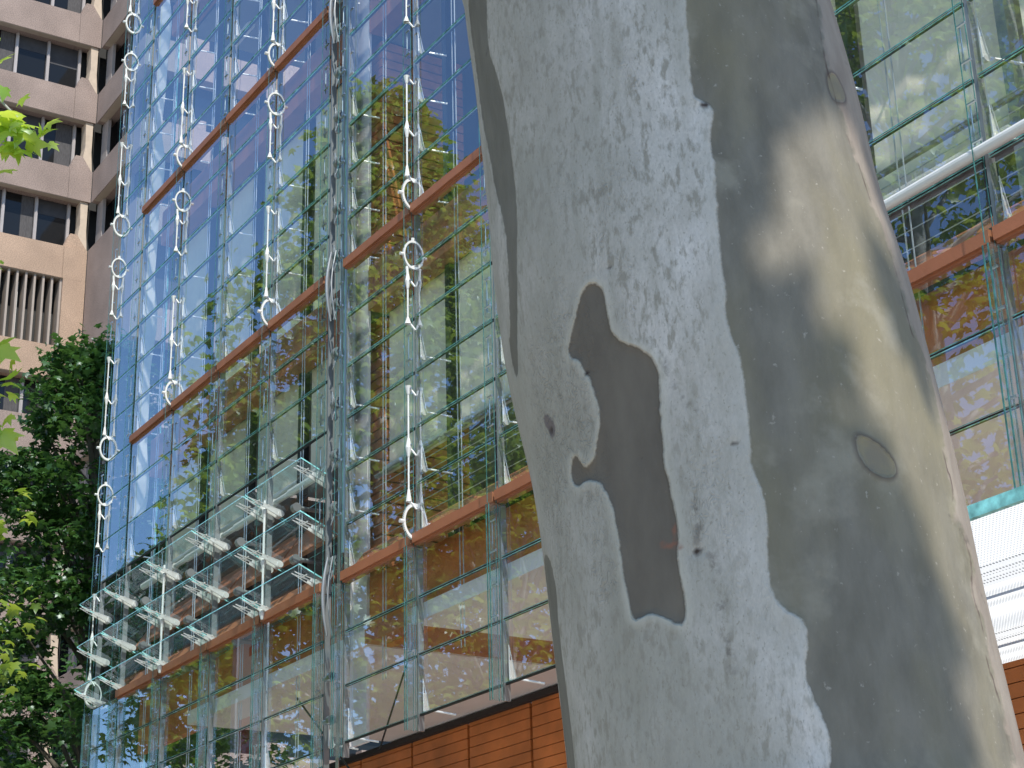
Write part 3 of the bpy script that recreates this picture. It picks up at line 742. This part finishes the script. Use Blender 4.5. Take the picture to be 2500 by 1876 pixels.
# ------------------------------------------------------------------ the foreground plane tree
Ld = [(1128, -60), (1132, 40), (1160, 250), (1172, 400), (1186, 500), (1200, 700), (1222, 850), (1245, 1000), (1275, 1100), (1295, 1200), (1318, 1400), (1328, 1550), (1345, 1700), (1362, 1876), (1378, 2050)]
Rd = [(2000, -60), (2020, 0), (2062, 130), (2110, 300), (2150, 480), (2215, 650), (2262, 830), (2312, 1030), (2358, 1230), (2393, 1430), (2445, 1650), (2500, 1876), (2540, 2050)]
def edge_table(E, d):
    out = []
    for x, y in E:
        r = ray(x, y); h = math.hypot(r[0], r[1]); out.append((d*r[2]/h, math.atan2(r[1], r[0])))
    out.sort(); return np.array(out)
DT = 3.42
tl, trr = edge_table(Ld, DT), edge_table(Rd, DT)
def trunk_slice(z):
    def look(T):
        if z < T[0, 0]: k = (T[1, 1]-T[0, 1])/(T[1, 0]-T[0, 0]); return T[0, 1]+(T[3, 1]-T[0, 1])/(T[3, 0]-T[0, 0])*(z-T[0, 0])
        if z > T[-1, 0]: return T[-1, 1]+(T[-1, 1]-T[-4, 1])/(T[-1, 0]-T[-4, 0])*(z-T[-1, 0])
        return np.interp(z, T[:, 0], T[:, 1])
    a, b = look(tl), look(trr); c = (a+b)/2; r = DT*math.tan(abs(a-b)/2); D = math.hypot(DT, r)
    return c, r, D
zs_full = np.arange(tl[0, 0], tl[-1, 0], .0085)
def axis(z):
    c, r, D = trunk_slice(z); return D*math.cos(c), D*math.sin(c), r
NT = 300
zlow = np.linspace(-1.6, zs_full[0]-.03, 18); zhigh = np.linspace(zs_full[-1]+.03, zs_full[-1]+3.2, 30)
allz = np.concatenate([zlow, zs_full, zhigh])
AX = np.array([axis(min(z, zs_full[-1]+.4) if z > 0 else max(z, .2)) for z in allz])
# straight continuation past the frame, flare at the root
for i, z in enumerate(allz):
    if z > zs_full[-1]+.4:
        k = z-(zs_full[-1]+.4); AX[i, 0] -= .06*k; AX[i, 1] -= .05*k; AX[i, 2] *= (1-.09*k)
    if z < .2:
        k = .2-z; AX[i, 2] *= 1+.10*k+.12*k*k
for c in (0, 1, 2):
    AX[:, c] = np.convolve(np.pad(AX[:, c], 12, 'edge'), np.ones(25)/25, 'valid')
th = np.linspace(0, 2*math.pi, NT, endpoint=False)
face = azi+math.pi-R_(6)   # side that faces the photographer
TH, ZZ = np.meshgrid(th, allz)
AXx = np.repeat(AX[:, 0:1], NT, 1); AXy = np.repeat(AX[:, 1:2], NT, 1); RR = np.repeat(AX[:, 2:3], NT, 1)
rel = (TH-face+math.pi) % (2*math.pi)-math.pi
S = rel*.385                               # arc coordinate on the bark
# the bark map: outlines measured on the trunk as (arc, height)
def to_bark(x, y):
    r = ray(x, y); lo = 0.0; z = 1.0
    for _ in range(8):
        ax, ay, rr = [np.interp(z, allz, AX[:, k]) for k in range(3)]
        d2 = r[:2]/np.linalg.norm(r[:2]); b = d2[0]*ax+d2[1]*ay; cc = ax*ax+ay*ay-rr*rr; disc = b*b-cc
        t = b-math.sqrt(disc) if disc > 0 else b
        z = t*r[2]/np.linalg.norm(r[:2])
    px, py = d2[0]*t-ax, d2[1]*t-ay
    a = (math.atan2(py, px)-face+math.pi) % (2*math.pi)-math.pi
    return a*.385, z
def z6(L): return [(1130+x*.542, y*.542) for x, y in L]
def z7(L): return [(1150+x*.3916, 600+y*.3916) for x, y in L]
def z8(L): return [(1200+x*.5877, 1100+y*.5877) for x, y in L]
P1 = z7([(785, 240), (740, 265), (710, 310), (695, 380), (665, 500), (640, 590), (628, 650), (640, 710), (680, 712), (705, 740), (725, 800), (755, 830), (775, 900), (800, 960), (825, 1040), (822, 1150), (805, 1230), (785, 1320), (760, 1370), (725, 1390), (700, 1370), (680, 1325), (655, 1312), (632, 1370), (630, 1430), (650, 1490), (680, 1505), (710, 1475), (760, 1465), (810, 1475), (845, 1520), (880, 1590)]) \
   + z8([(515, 245), (535, 350), (545, 450), (560, 550), (575, 640), (590, 705), (620, 705), (660, 675), (700, 685), (740, 705), (775, 725), (800, 730), (812, 700), (805, 600), (785, 500), (775, 430), (785, 370), (775, 280)]) \
   + z7([(1278, 1660), (1250, 1500), (1215, 1380), (1205, 1200), (1190, 1000), (1190, 850), (1170, 760), (1120, 690), (1050, 650), (985, 630), (930, 600), (890, 540), (870, 470), (862, 400), (850, 320), (825, 265)])
P2 = z6([(20, -40), (120, -40), (118, 100), (125, 240), (150, 300), (180, 400), (200, 500), (215, 600), (230, 720), (245, 850), (255, 1000), (250, 1200)]) + z7([(297, 200), (296, 400), (290, 600), (295, 780), (278, 835), (262, 780), (242, 650), (232, 590), (245, 560), (240, 400), (238, 200), (232, 0)]) + z6([(205, 1150), (190, 1000), (150, 870), (120, 700), (95, 600), (75, 480), (65, 350), (45, 200)])
P3 = z8([(205, 425), (196, 470), (200, 600), (210, 750), (225, 900), (240, 1050), (258, 1200), (275, 1420), (330, 1420), (312, 1200), (300, 1050), (285, 950), (270, 820), (262, 700), (258, 600), (248, 520), (230, 450)])
B4 = z6([(1000, -80), (1005, 100), (1020, 200), (1020, 320), (1035, 430), (1060, 455), (1110, 470), (1130, 510), (1125, 560), (1110, 620), (1115, 680), (1135, 750), (1140, 900), (1150, 1050), (1165, 1180), (1180, 1280), (1185, 1350), (1180, 1400), (1195, 1480), (1220, 1560), (1250, 1600)]) \
   + z8([(1078, -10), (1075, 60), (1095, 110), (1120, 170), (1140, 240), (1145, 350), (1145, 450), (1155, 550), (1180, 630), (1230, 680), (1280, 700), (1305, 750), (1310, 800), (1300, 900), (1310, 980), (1345, 1060), (1380, 1130), (1405, 1220), (1400, 1320), (1410, 1500)])
P6 = [(2085, 1066), (2110, 1070), (2150, 1095), (2178, 1130), (2182, 1160), (2160, 1170), (2120, 1152), (2092, 1115)]
P7 = z6([(1650, 330), (1675, 335), (1700, 380), (1722, 430), (1718, 458), (1690, 460), (1660, 410)])
P8 = z7([(460, 1040), (490, 1050), (520, 1100), (540, 1150), (525, 1195), (500, 1200), (480, 1150), (462, 1110)])
B5 = [(1990, -60), (2010, 120), (2040, 230), (2070, 330), (2110, 420), (2150, 560), (2190, 640), (2215, 760), (2240, 840), (2270, 920), (2292, 1040), (2305, 1120), (2330, 1200), (2318, 1260), (2350, 1300), (2372, 1380), (2368, 1440), (2398, 1540), (2400, 1600), (2440, 1720), (2470, 1876), (2480, 2000)]
def chaikin(L, closed=True, n=2):
    L = [np.array(p, float) for p in L]
    for _ in range(n):
        o = []; m = len(L)
        for i in range(m if closed else m-1):
            a, b = L[i], L[(i+1) % m]; o += [a*.75+b*.25, a*.25+b*.75]
        L = o
    return L
def bark_poly(L, closed=True, n=2): return np.array([to_bark(*p) for p in chaikin(L, closed, n)])
def sdf(poly, sx, sz):
    d = np.full(sx.shape, 9.); ins = np.zeros(sx.shape, bool); n = len(poly)
    for i in range(n):
        x1, y1 = poly[i]; x2, y2 = poly[(i+1) % n]
        ex, ey = x2-x1, y2-y1; L = ex*ex+ey*ey+1e-12
        t = np.clip(((sx-x1)*ex+(sz-y1)*ey)/L, 0, 1)
        d = np.minimum(d, np.hypot(sx-x1-t*ex, sz-y1-t*ey))
        c = ((y1 > sz) != (y2 > sz)) & (sx < (x2-x1)*(sz-y1)/(y2-y1+1e-12)+x1); ins ^= c
    return np.where(ins, d, -d)
frm = (abs(rel) < 1.75) & (ZZ > zs_full[0]-.1) & (ZZ < zs_full[-1]+.1)
fs, fz = S[frm], ZZ[frm]
def field(poly):
    out = np.full(S.shape, -1.); out[frm] = sdf(poly, fs, fz); return out
def right_of(B):
    b = bark_poly(B, False, 2); o = np.argsort(b[:, 1]); bz, bs = b[o, 1], b[o, 0]
    closed = [(b[0, 0], b[0, 1]+.6)]+list(map(tuple, b)) + [(b[-1, 0], b[-1, 1]-.6), (2.5, b[-1, 1]-.6), (2.5, b[0, 1]+.6)]
    return field(np.array(closed))
f1 = field(bark_poly(P1)); f2 = field(bark_poly(P2)); f3 = field(bark_poly(P3)); f4 = right_of(B4)
f5 = right_of(B5); f6 = field(bark_poly(P6)); f7 = field(bark_poly(P7)); f8 = field(bark_poly(P8, n=1))
knots = np.zeros(S.shape)
for (x, y, r) in ((1493, 661, 8), (1439, 915, 9), (1795, 1090, 9), (1346, 1052, 12), (1706, 1350, 13), (1427, 593, 5), (1720, 258, 14), (1845, 207, 4), (2005, 1415, 6), (1566, 1122, 5)):
    s_, z_ = to_bark(x, y); rr = r*.8/1250.
    knots = np.maximum(knots, np.exp(-(((S-s_)/rr)**2+((ZZ-z_)/rr)**2)))
def line_field(pts, w):
    P_ = [to_bark(*p) for p in pts]; out = np.full(S.shape, 9.)
    for (x1, y1), (x2, y2) in zip(P_[:-1], P_[1:]):
        ex, ey = x2-x1, y2-y1; t = np.clip(((S-x1)*ex+(ZZ-y1)*ey)/(ex*ex+ey*ey+1e-12), 0, 1)
        out = np.minimum(out, np.hypot(S-x1-t*ex, ZZ-y1-t*ey))
    return np.exp(-(out/w)**2)*(abs(rel) < 1.75)
scratch = np.maximum(line_field([(1618, 1332), (1668, 1338)], .0055), line_field([(1650, 1288), (1656, 1325)], .0055))
seam = np.maximum.reduce([line_field([(1738, 1350), (1752, 1400), (1758, 1450), (1770, 1540), (1778, 1580), (1790, 1640)], .009), line_field([(1192, 20), (1197, 70), (1197, 110), (1186, 140)], .007),
    line_field([(2318, 1262), (2345, 1300), (2362, 1330)], .006), line_field([(2380, 1440), (2398, 1478)], .005), line_field([(2062, 150), (2085, 200)], .006), line_field([(1700, 1230), (1712, 1290), (1705, 1330)], .008),
    line_field([(1625, 880), (1650, 960), (1700, 1010)], .006)])
def ss(x, a, b): t = np.clip((x-a)/(b-a), 0, 1); return t*t*(3-2*t)
rsn = np.random.RandomState(4)
lump = np.zeros(S.shape)
for _ in range(26):
    kx = rsn.randint(1, 7); kz = rsn.uniform(.3, 5.5); ph = rsn.rand()*6.28
    lump += np.sin(rel*kx+ZZ*kz+ph)/(1+kx*.7+kz*.5)
dark = f1; sliver = np.maximum(f2, f3)
disp = .0035*lump - .004*ss(dark, -.002, .006) - .003*ss(sliver, -.002, .006) - .0025*ss(f4, -.002, .008) + .004*np.exp(-(f6/.006)**2) + .003*np.exp(-((f4+.004)/.006)**2) + .002*np.exp(-((dark+.004)/.005)**2)
disp += -.006*knots + .006*ss(f5, -.004, .006)
r_ = RR*(1+.012*np.cos(2*rel+ZZ*.8))+disp
X = AXx+r_*np.cos(TH); Yv = AXy+r_*np.sin(TH); Zv = ZZ+EYE
V = np.stack([X, Yv, Zv], -1).reshape(-1, 3); nr = len(allz)
ii, jj = np.meshgrid(np.arange(nr-1), np.arange(NT), indexing='ij')
a = ii*NT+jj; b = ii*NT+(jj+1) % NT
Fq = np.stack([a, b, b+NT, a+NT], -1).reshape(-1, 4)
pt = empty('plane_tree', (float(AX[0, 0]), float(AX[0, 1]), 0))
tag(pt, 'huge pale foreground plane tree with grey, white and olive patches of peeling bark', 'tree')
me = bpy.data.meshes.new('trunk')
me.vertices.add(len(V)); me.vertices.foreach_set('co', V.ravel())
me.loops.add(Fq.size); me.loops.foreach_set('vertex_index', Fq.ravel().astype(np.int32))
me.polygons.add(len(Fq)); me.polygons.foreach_set('loop_start', (np.arange(len(Fq))*4).astype(np.int32)); me.polygons.foreach_set('loop_total', np.full(len(Fq), 4, np.int32))
for nm, arr in (('grey', dark), ('olive', f4), ('rim', f5), ('scar', np.maximum(f6, f7)), ('scar_b', f8), ('knot', knots), ('scratch', scratch), ('seam', seam), ('sliver', sliver), ('arc', S)):
    at = me.attributes.new(nm, 'FLOAT', 'POINT'); at.data.foreach_set('value', arr.ravel().astype(np.float32))
me.update(calc_edges=True); me.polygons.foreach_set('use_smooth', [True]*len(Fq))
def bark_material():
    m = bpy.data.materials.new('plane_bark'); m.use_nodes = True
    n = m.node_tree.nodes; l = m.node_tree.links; b = n['Principled BSDF']; b.inputs['Roughness'].default_value = .75; b.inputs['Specular IOR Level'].default_value = .25
    tc = n.new('ShaderNodeTexCoord')
    def noise(scale, detail=5, st=(1, 1, 1), rough=.6):
        mp = n.new('ShaderNodeMapping'); mp.inputs['Scale'].default_value = st; l.new(tc.outputs['Object'], mp.inputs[0])
        t = n.new('ShaderNodeTexNoise'); t.inputs['Scale'].default_value = scale; t.inputs['Detail'].default_value = detail; t.inputs['Roughness'].default_value = rough
        l.new(mp.outputs[0], t.inputs['Vector']); return t.outputs[0]
    def rng(x, a, b_, c, d):
        r = n.new('ShaderNodeMapRange'); r.inputs[1].default_value = a; r.inputs[2].default_value = b_; r.inputs[3].default_value = c; r.inputs[4].default_value = d
        if isinstance(x, float): r.inputs[0].default_value = x
        else: l.new(x, r.inputs[0])
        return r.outputs[0]
    def att(nm): a_ = n.new('ShaderNodeAttribute'); a_.attribute_name = nm; return a_.outputs['Fac']
    def math_(op, a_, b_):
        k = n.new('ShaderNodeMath'); k.operation = op
        for i, q in enumerate((a_, b_)):
            if isinstance(q, (int, float)): k.inputs[i].default_value = q
            else: l.new(q, k.inputs[i])
        return k.outputs[0]
    def mixc(f, a_, b_):
        k = n.new('ShaderNodeMix'); k.data_type = 'RGBA'
        if isinstance(f, float): k.inputs[0].default_value = f
        else: l.new(f, k.inputs[0])
        for i, q in ((6, a_), (7, b_)):
            if isinstance(q, tuple): k.inputs[i].default_value = (*q, 1)
            else: l.new(q, k.inputs[i])
        return k.outputs[2]
    fine = noise(90, 6, (1, 1, .7)); mid = noise(16, 6, (1, 1, .4)); big = noise(3.2, 4, (1, 1, .5)); streak = noise(26, 6, (1, 1, .06)); wob = math_('MULTIPLY', math_('SUBTRACT', noise(45, 6), .5), .011)
    # pale layer
    pale = mixc(rng(mid, .35, .65, 0, 1), (.46, .41, .335), (.62, .56, .475))
    whi = math_('MULTIPLY', rng(att('olive'), -.26, -.03, 0, 1), rng(noise(5, 5, (1, 1, .5)), .38, .6, .1, 1))
    pale = mixc(math_('MULTIPLY', whi, .75), pale, (.86, .79, .71))
    pale = mixc(rng(big, .35, .62, 0, .8), pale, (.37, .34, .265))
    pale = mixc(rng(streak, .5, .7, 0, .4), pale, (.33, .30, .225))
    vor = n.new('ShaderNodeTexVoronoi'); vor.feature = 'DISTANCE_TO_EDGE'; vor.inputs['Scale'].default_value = 125
    mpv = n.new('ShaderNodeMapping'); mpv.inputs['Scale'].default_value = (1, 1, .6); l.new(tc.outputs['Object'], mpv.inputs[0])
    nv = n.new('ShaderNodeTexNoise'); nv.inputs['Scale'].default_value = 30; l.new(mpv.outputs[0], nv.inputs['Vector'])
    va = n.new('ShaderNodeVectorMath'); va.operation = 'MULTIPLY_ADD'; l.new(nv.outputs['Color'], va.inputs[0]); va.inputs[1].default_value = (.05, .05, .05); l.new(mpv.outputs[0], va.inputs[2])
    l.new(va.outputs[0], vor.inputs['Vector'])
    area = rng(noise(2.6, 3, (1.6, 1.6, .5)), .50, .62, 0, 1)
    crack = math_('MULTIPLY', rng(vor.outputs['Distance'], 0, .25, 1, 0), math_('MULTIPLY', area, rng(fine, .4, .6, .2, 1)))
    pale = mixc(math_('MULTIPLY', crack, .30), pale, (.27, .235, .17))
    dash = rng(noise(75, 5, (1, 1, .38)), .50, .64, 0, .8)
    pale = mixc(math_('MULTIPLY', dash, rng(noise(4, 3, (1, 1, .4)), .35, .6, .25, 1)), pale, (.30, .265, .20))
    grain = rng(noise(210, 4, (1, 1, .5)), .35, .65, 0, 1)
    pale = mixc(math_('MULTIPLY', grain, .26), pale, (.30, .27, .22))
    speck = rng(noise(170, 3, (1, 1, .6)), .60, .70, 0, .5)
    pale = mixc(speck, pale, (.24, .21, .15))
    # olive layer
    ol = mixc(rng(mid, .35, .65, 0, 1), (.168, .150, .114), (.232, .208, .162))
    ol = mixc(rng(big, .4, .62, 0, .6), ol, (.25, .215, .125))
    ol = mixc(rng(noise(5.5, 5), .56, .68, 0, .6), ol, (.33, .30, .23))
    ol = mixc(rng(noise(70, 4), .66, .72, 0, .6), ol, (.42, .38, .31))
    gr = mixc(rng(mid, .3, .7, 0, 1), (.145, .120, .090), (.190, .160, .12))
    gr = mixc(rng(fine, .62, .7, 0, .5), gr, (.2, .15, .11))
    rim = mixc(rng(mid, .35, .65, 0, 1), (.27, .215, .17), (.36, .30, .24))
    c = pale
    def edge(f, w=.0022): return rng(math_('ADD', f, wob), -w, w, 0, 1)
    go, gg, gm = att('olive'), att('grey'), att('rim')
    # pale margins along peeling edges
    c = mixc(math_('MULTIPLY', rng(gg, -.018, -.001, 0, .75), rng(gg, -.001, .001, 1, 0)), c, (.58, .53, .42))
    c = mixc(math_('MULTIPLY', rng(go, -.03, -.001, 0, .5), rng(go, -.001, .001, 1, 0)), c, (.56, .52, .44))
    c = mixc(edge(go), c, ol); c = mixc(edge(gg, .0014), c, gr); c = mixc(edge(att('sliver'), .0016), c, mixc(rng(mid, .3, .7, 0, 1), (.165, .145, .108), (.225, .20, .155)))
    c = mixc(math_('MULTIPLY', edge(math_('ADD', gm, math_('MULTIPLY', math_('SUBTRACT', noise(14, 4), .55), .06)), .004), .85), c, rim)
    sc = att('scar'); c = mixc(edge(sc), c, mixc(rng(noise(14, 2), .35, .65, 0, 1), (.235, .20, .14), (.30, .255, .145)))
    c = mixc(math_('MULTIPLY', rng(sc, -.012, -.003, 0, .7), rng(sc, -.003, -.001, 1, 0)), c, (.10, .075, .06))
    c = mixc(edge(att('scar_b')), c, (.20, .165, .145))
    c = mixc(rng(att('knot'), .25, .75, 0, .95), c, (.05, .032, .025))
    c = mixc(math_('MULTIPLY', math_('MULTIPLY', rng(gm, -.004, -.0005, 0, 1), rng(gm, -.0005, .001, 1, 0)), rng(noise(9, 3), .48, .58, 0, .9)), c, (.09, .06, .05))
    c = mixc(math_('MULTIPLY', rng(att('scratch'), .2, .8, 0, .7), rng(noise(60, 3), .4, .55, .2, 1)), c, (.30, .13, .08))
    seamf = math_('MULTIPLY', rng(att('seam'), .15, .9, 0, 1), rng(noise(48, 5), .47, .60, 0, .5))
    c = mixc(seamf, c, (.10, .08, .065))
    l.new(c, b.inputs['Base Color'])
    h = math_('ADD', math_('MULTIPLY', fine, .35), math_('MULTIPLY', mid, .6)); h = math_('SUBTRACT', h, math_('MULTIPLY', crack, math_('SUBTRACT', .45, math_('MULTIPLY', edge(go), .42))))
    h = math_('SUBTRACT', h, math_('MULTIPLY', edge(gg, .003), 1.6)); h = math_('SUBTRACT', h, math_('MULTIPLY', edge(go, .004), .9)); h = math_('SUBTRACT', h, math_('MULTIPLY', edge(sc, .003), 1.2)); h = math_('ADD', h, math_('MULTIPLY', noise(34, 6, (1, 1, .35)), .6))
    # undisturbed olive bark is smoother
    bp = n.new('ShaderNodeBump'); bp.inputs['Distance'].default_value = .006; l.new(h, bp.inputs['Height'])
    l.new(math_('SUBTRACT', .75, math_('MULTIPLY', math_('MAXIMUM', edge(go), edge(gg)), .25)), bp.inputs['Strength'])
    l.new(bp.outputs[0], b.inputs['Normal'])
    return m
me.materials.append(bark_material())
tro = bpy.data.objects.new('trunk', me); COL.objects.link(tro); tro.parent = pt; tro.matrix_parent_inverse = pt.matrix_world.inverted()

# limbs above the frame
top = Vector((float(AX[-1, 0]), float(AX[-1, 1]), float(allz[-1])+EYE)); tr_ = float(AX[-1, 2])
limbs = [[top-Vector((0, 0, .15)), top+Vector((-.9, -.5, 1.0)), top+Vector((-3.2, -1.0, 1.9)), Vector((-7.6, .6, 8.9)), Vector((-9.9, 1.3, 8.3)), Vector((-10.1, 1.9, 7.4))],
         [top-Vector((0, 0, .15)), top+Vector((.5, -.6, 1.4)), top+Vector((1.9, -1.6, 3.0)), top+Vector((3.6, -2.4, 4.4))],
         [top-Vector((0, 0, .15)), top+Vector((-.2, .5, 1.7)), top+Vector((-.6, 1.2, 4.0)), top+Vector((-.4, 1.5, 6.5))],
         [top+Vector((.5, -.6, 1.4)), top+Vector((1.8, -.5, 2.0)), top+Vector((3.6, -.7, 2.6))]]
for L in limbs:
    q = MB(); q.tube(L, [tr_*.72*(1-.85*k/(len(L)-1)) for k in range(len(L))], 14); q.build('limb', M['bark_limb'], pt, True)

# unseen crown leaves, added up the sun's path and shaped to shade the bark
SHv = np.array(sd)
def lit_want(x, y):
    """how much sun the bark shows at this spot (0 shade .. 1 lit)"""
    v = 0
    def blob(cx, cy, rx, ry, ang=0):
        c, s = math.cos(ang), math.sin(ang); dx, dy = x-cx, y-cy
        u, w = (c*dx+s*dy)/rx, (-s*dx+c*dy)/ry
        return max(0, 1-(u*u+w*w)**1.0)
    v = max(v, 1.7*blob(2025, 640, 270, 500, -.12), 1.0*blob(1910, 560, 160, 380, 0))
    v = v*(1-.75*blob(2172, 690, 30, 200, -.3))
    bx = np.interp(y, [850, 950, 1150, 1400, 1876, 2100], [2040, 1985, 2130, 2240, 2320, 2350])
    if y > 850: v = max(v, min(1.2, max(0, (x-bx)/60))*min(1, (y-850)/120))
    v = max(v, .75*blob(1830, 1830, 230, 190, .2), .6*blob(1560, 1860, 330, 150), .35*blob(1700, 1350, 260, 500, 0), .3*blob(1990, 120, 130, 200))
    v *= 1-1.1*blob(1935, 850, 130, 100)
    return v
rs = np.random.RandomState(21)
lp = []; 
tries = 0
cand_xy = []
for _ in range(9500):
    x = rs.uniform(1080, 2580); y = rs.uniform(-160, 2050)
    cand_xy.append((x, y))
for (x, y) in cand_xy:
    w = lit_want(x, y)
    if w > .22+.35*rs.rand(): continue
    s_, z_ = to_bark(min(max(x, 1150), 2480), y)
    r3 = ray(x, y); a_ = s_/.385+face
    ax, ay, rr = [np.interp(z_, allz, AX[:, k]) for k in range(3)]
    p = np.array([ax+rr*math.cos(a_), ay+rr*math.sin(a_), z_+EYE])
    if x < 1150: p += CR*(x-1150)/1300
    if x > 2480: p += CR*(x-2480)/1300
    T = rs.uniform(5.2, 7.6)
    lp.append(p+SHv*T+rs.normal(size=3)*.02)
lp = np.array(lp)
leaves_mesh('crown_shade_leaves', lp, .072, M['leaf_mid'], pt, .5, updir=tuple(sd))
# the rest of the crown
def band(n, cx, cy, cz, rx, ry, rz, seed, cl=20, cr=.6):
    r = np.random.RandomState(seed); out = []
    for _ in range(n):
        d = r.normal(size=3); d /= np.linalg.norm(d); d *= r.rand()**.4
        c = np.array([cx+d[0]*rx, cy+d[1]*ry, cz+d[2]*rz]); m = r.normal(size=(cl, 3))*np.array([cr, cr, cr*.5])*.6; out.append(c+m)
    return np.vstack(out)
cr_pts = np.vstack([band(110, -2.2, .9, 12.5, 2.2, 2.4, 2.2, 31), band(30, -1.5, -1.5, 11.5, 1.6, 1.6, 1.2, 32)])
leaves_mesh('crown', cr_pts, .17, M['leaf_mid'], pt, .6)
# drooping sprays that reach into the left edge of the view
def spray(pts, n, size, seed, spread=.16):
    r = np.random.RandomState(seed); P_ = []
    for _ in range(n):
        k = r.randint(len(pts)); P_.append(np.array(pts[k])+r.normal(size=3)*spread)
    return np.array(P_)
def at_px(x, y, d):
    r = ray(x, y); return r*d/math.hypot(r[0], r[1])+np.array([0, 0, EYE])
tw1 = [(-10.1, 1.9, 7.4), tuple(at_px(-60, 180, 9.2)), tuple(at_px(10, 255, 9.0)), tuple(at_px(45, 290, 9.0))]
tw2 = [(-10.1, 1.9, 7.4), tuple(at_px(-230, 600, 9.3)), tuple(at_px(-60, 830, 9.1)), tuple(at_px(-5, 870, 9.0))]
tw3 = [tuple(at_px(-230, 600, 9.3)), tuple(at_px(-150, 1000, 9.2)), tuple(at_px(-40, 1030, 9.1))]
for L in (tw1, tw2, tw3):
    q = MB(); q.tube(L, [.02, .014, .008, .004][:len(L)], 6); q.build('twig', M['bark_limb'], pt, True)
sp = np.vstack([spray([at_px(x, y, 9.0) for x, y in ((15, 285), (45, 300), (70, 318), (30, 320), (88, 320), (52, 345), (5, 330))], 26, .15, 3, .045),
                spray([at_px(x, y, 9.0) for x, y in ((-30, 850), (-8, 860), (0, 910), (-10, 950), (-25, 930))], 14, .15, 4, .06),
                spray([at_px(x, y, 9.0) for x, y in ((-45, 1020), (-30, 1045))], 8, .15, 5, .05),
                spray([at_px(x, y, 9.4) for x, y in ((-200, 300), (-260, 500), (-160, 180), (-220, 800))], 160, .15, 6, .25)])
leaves_mesh('leaf_spray', sp, .11, M['leaf_bright'], pt, .5, updir=(.55, -.35, .75))
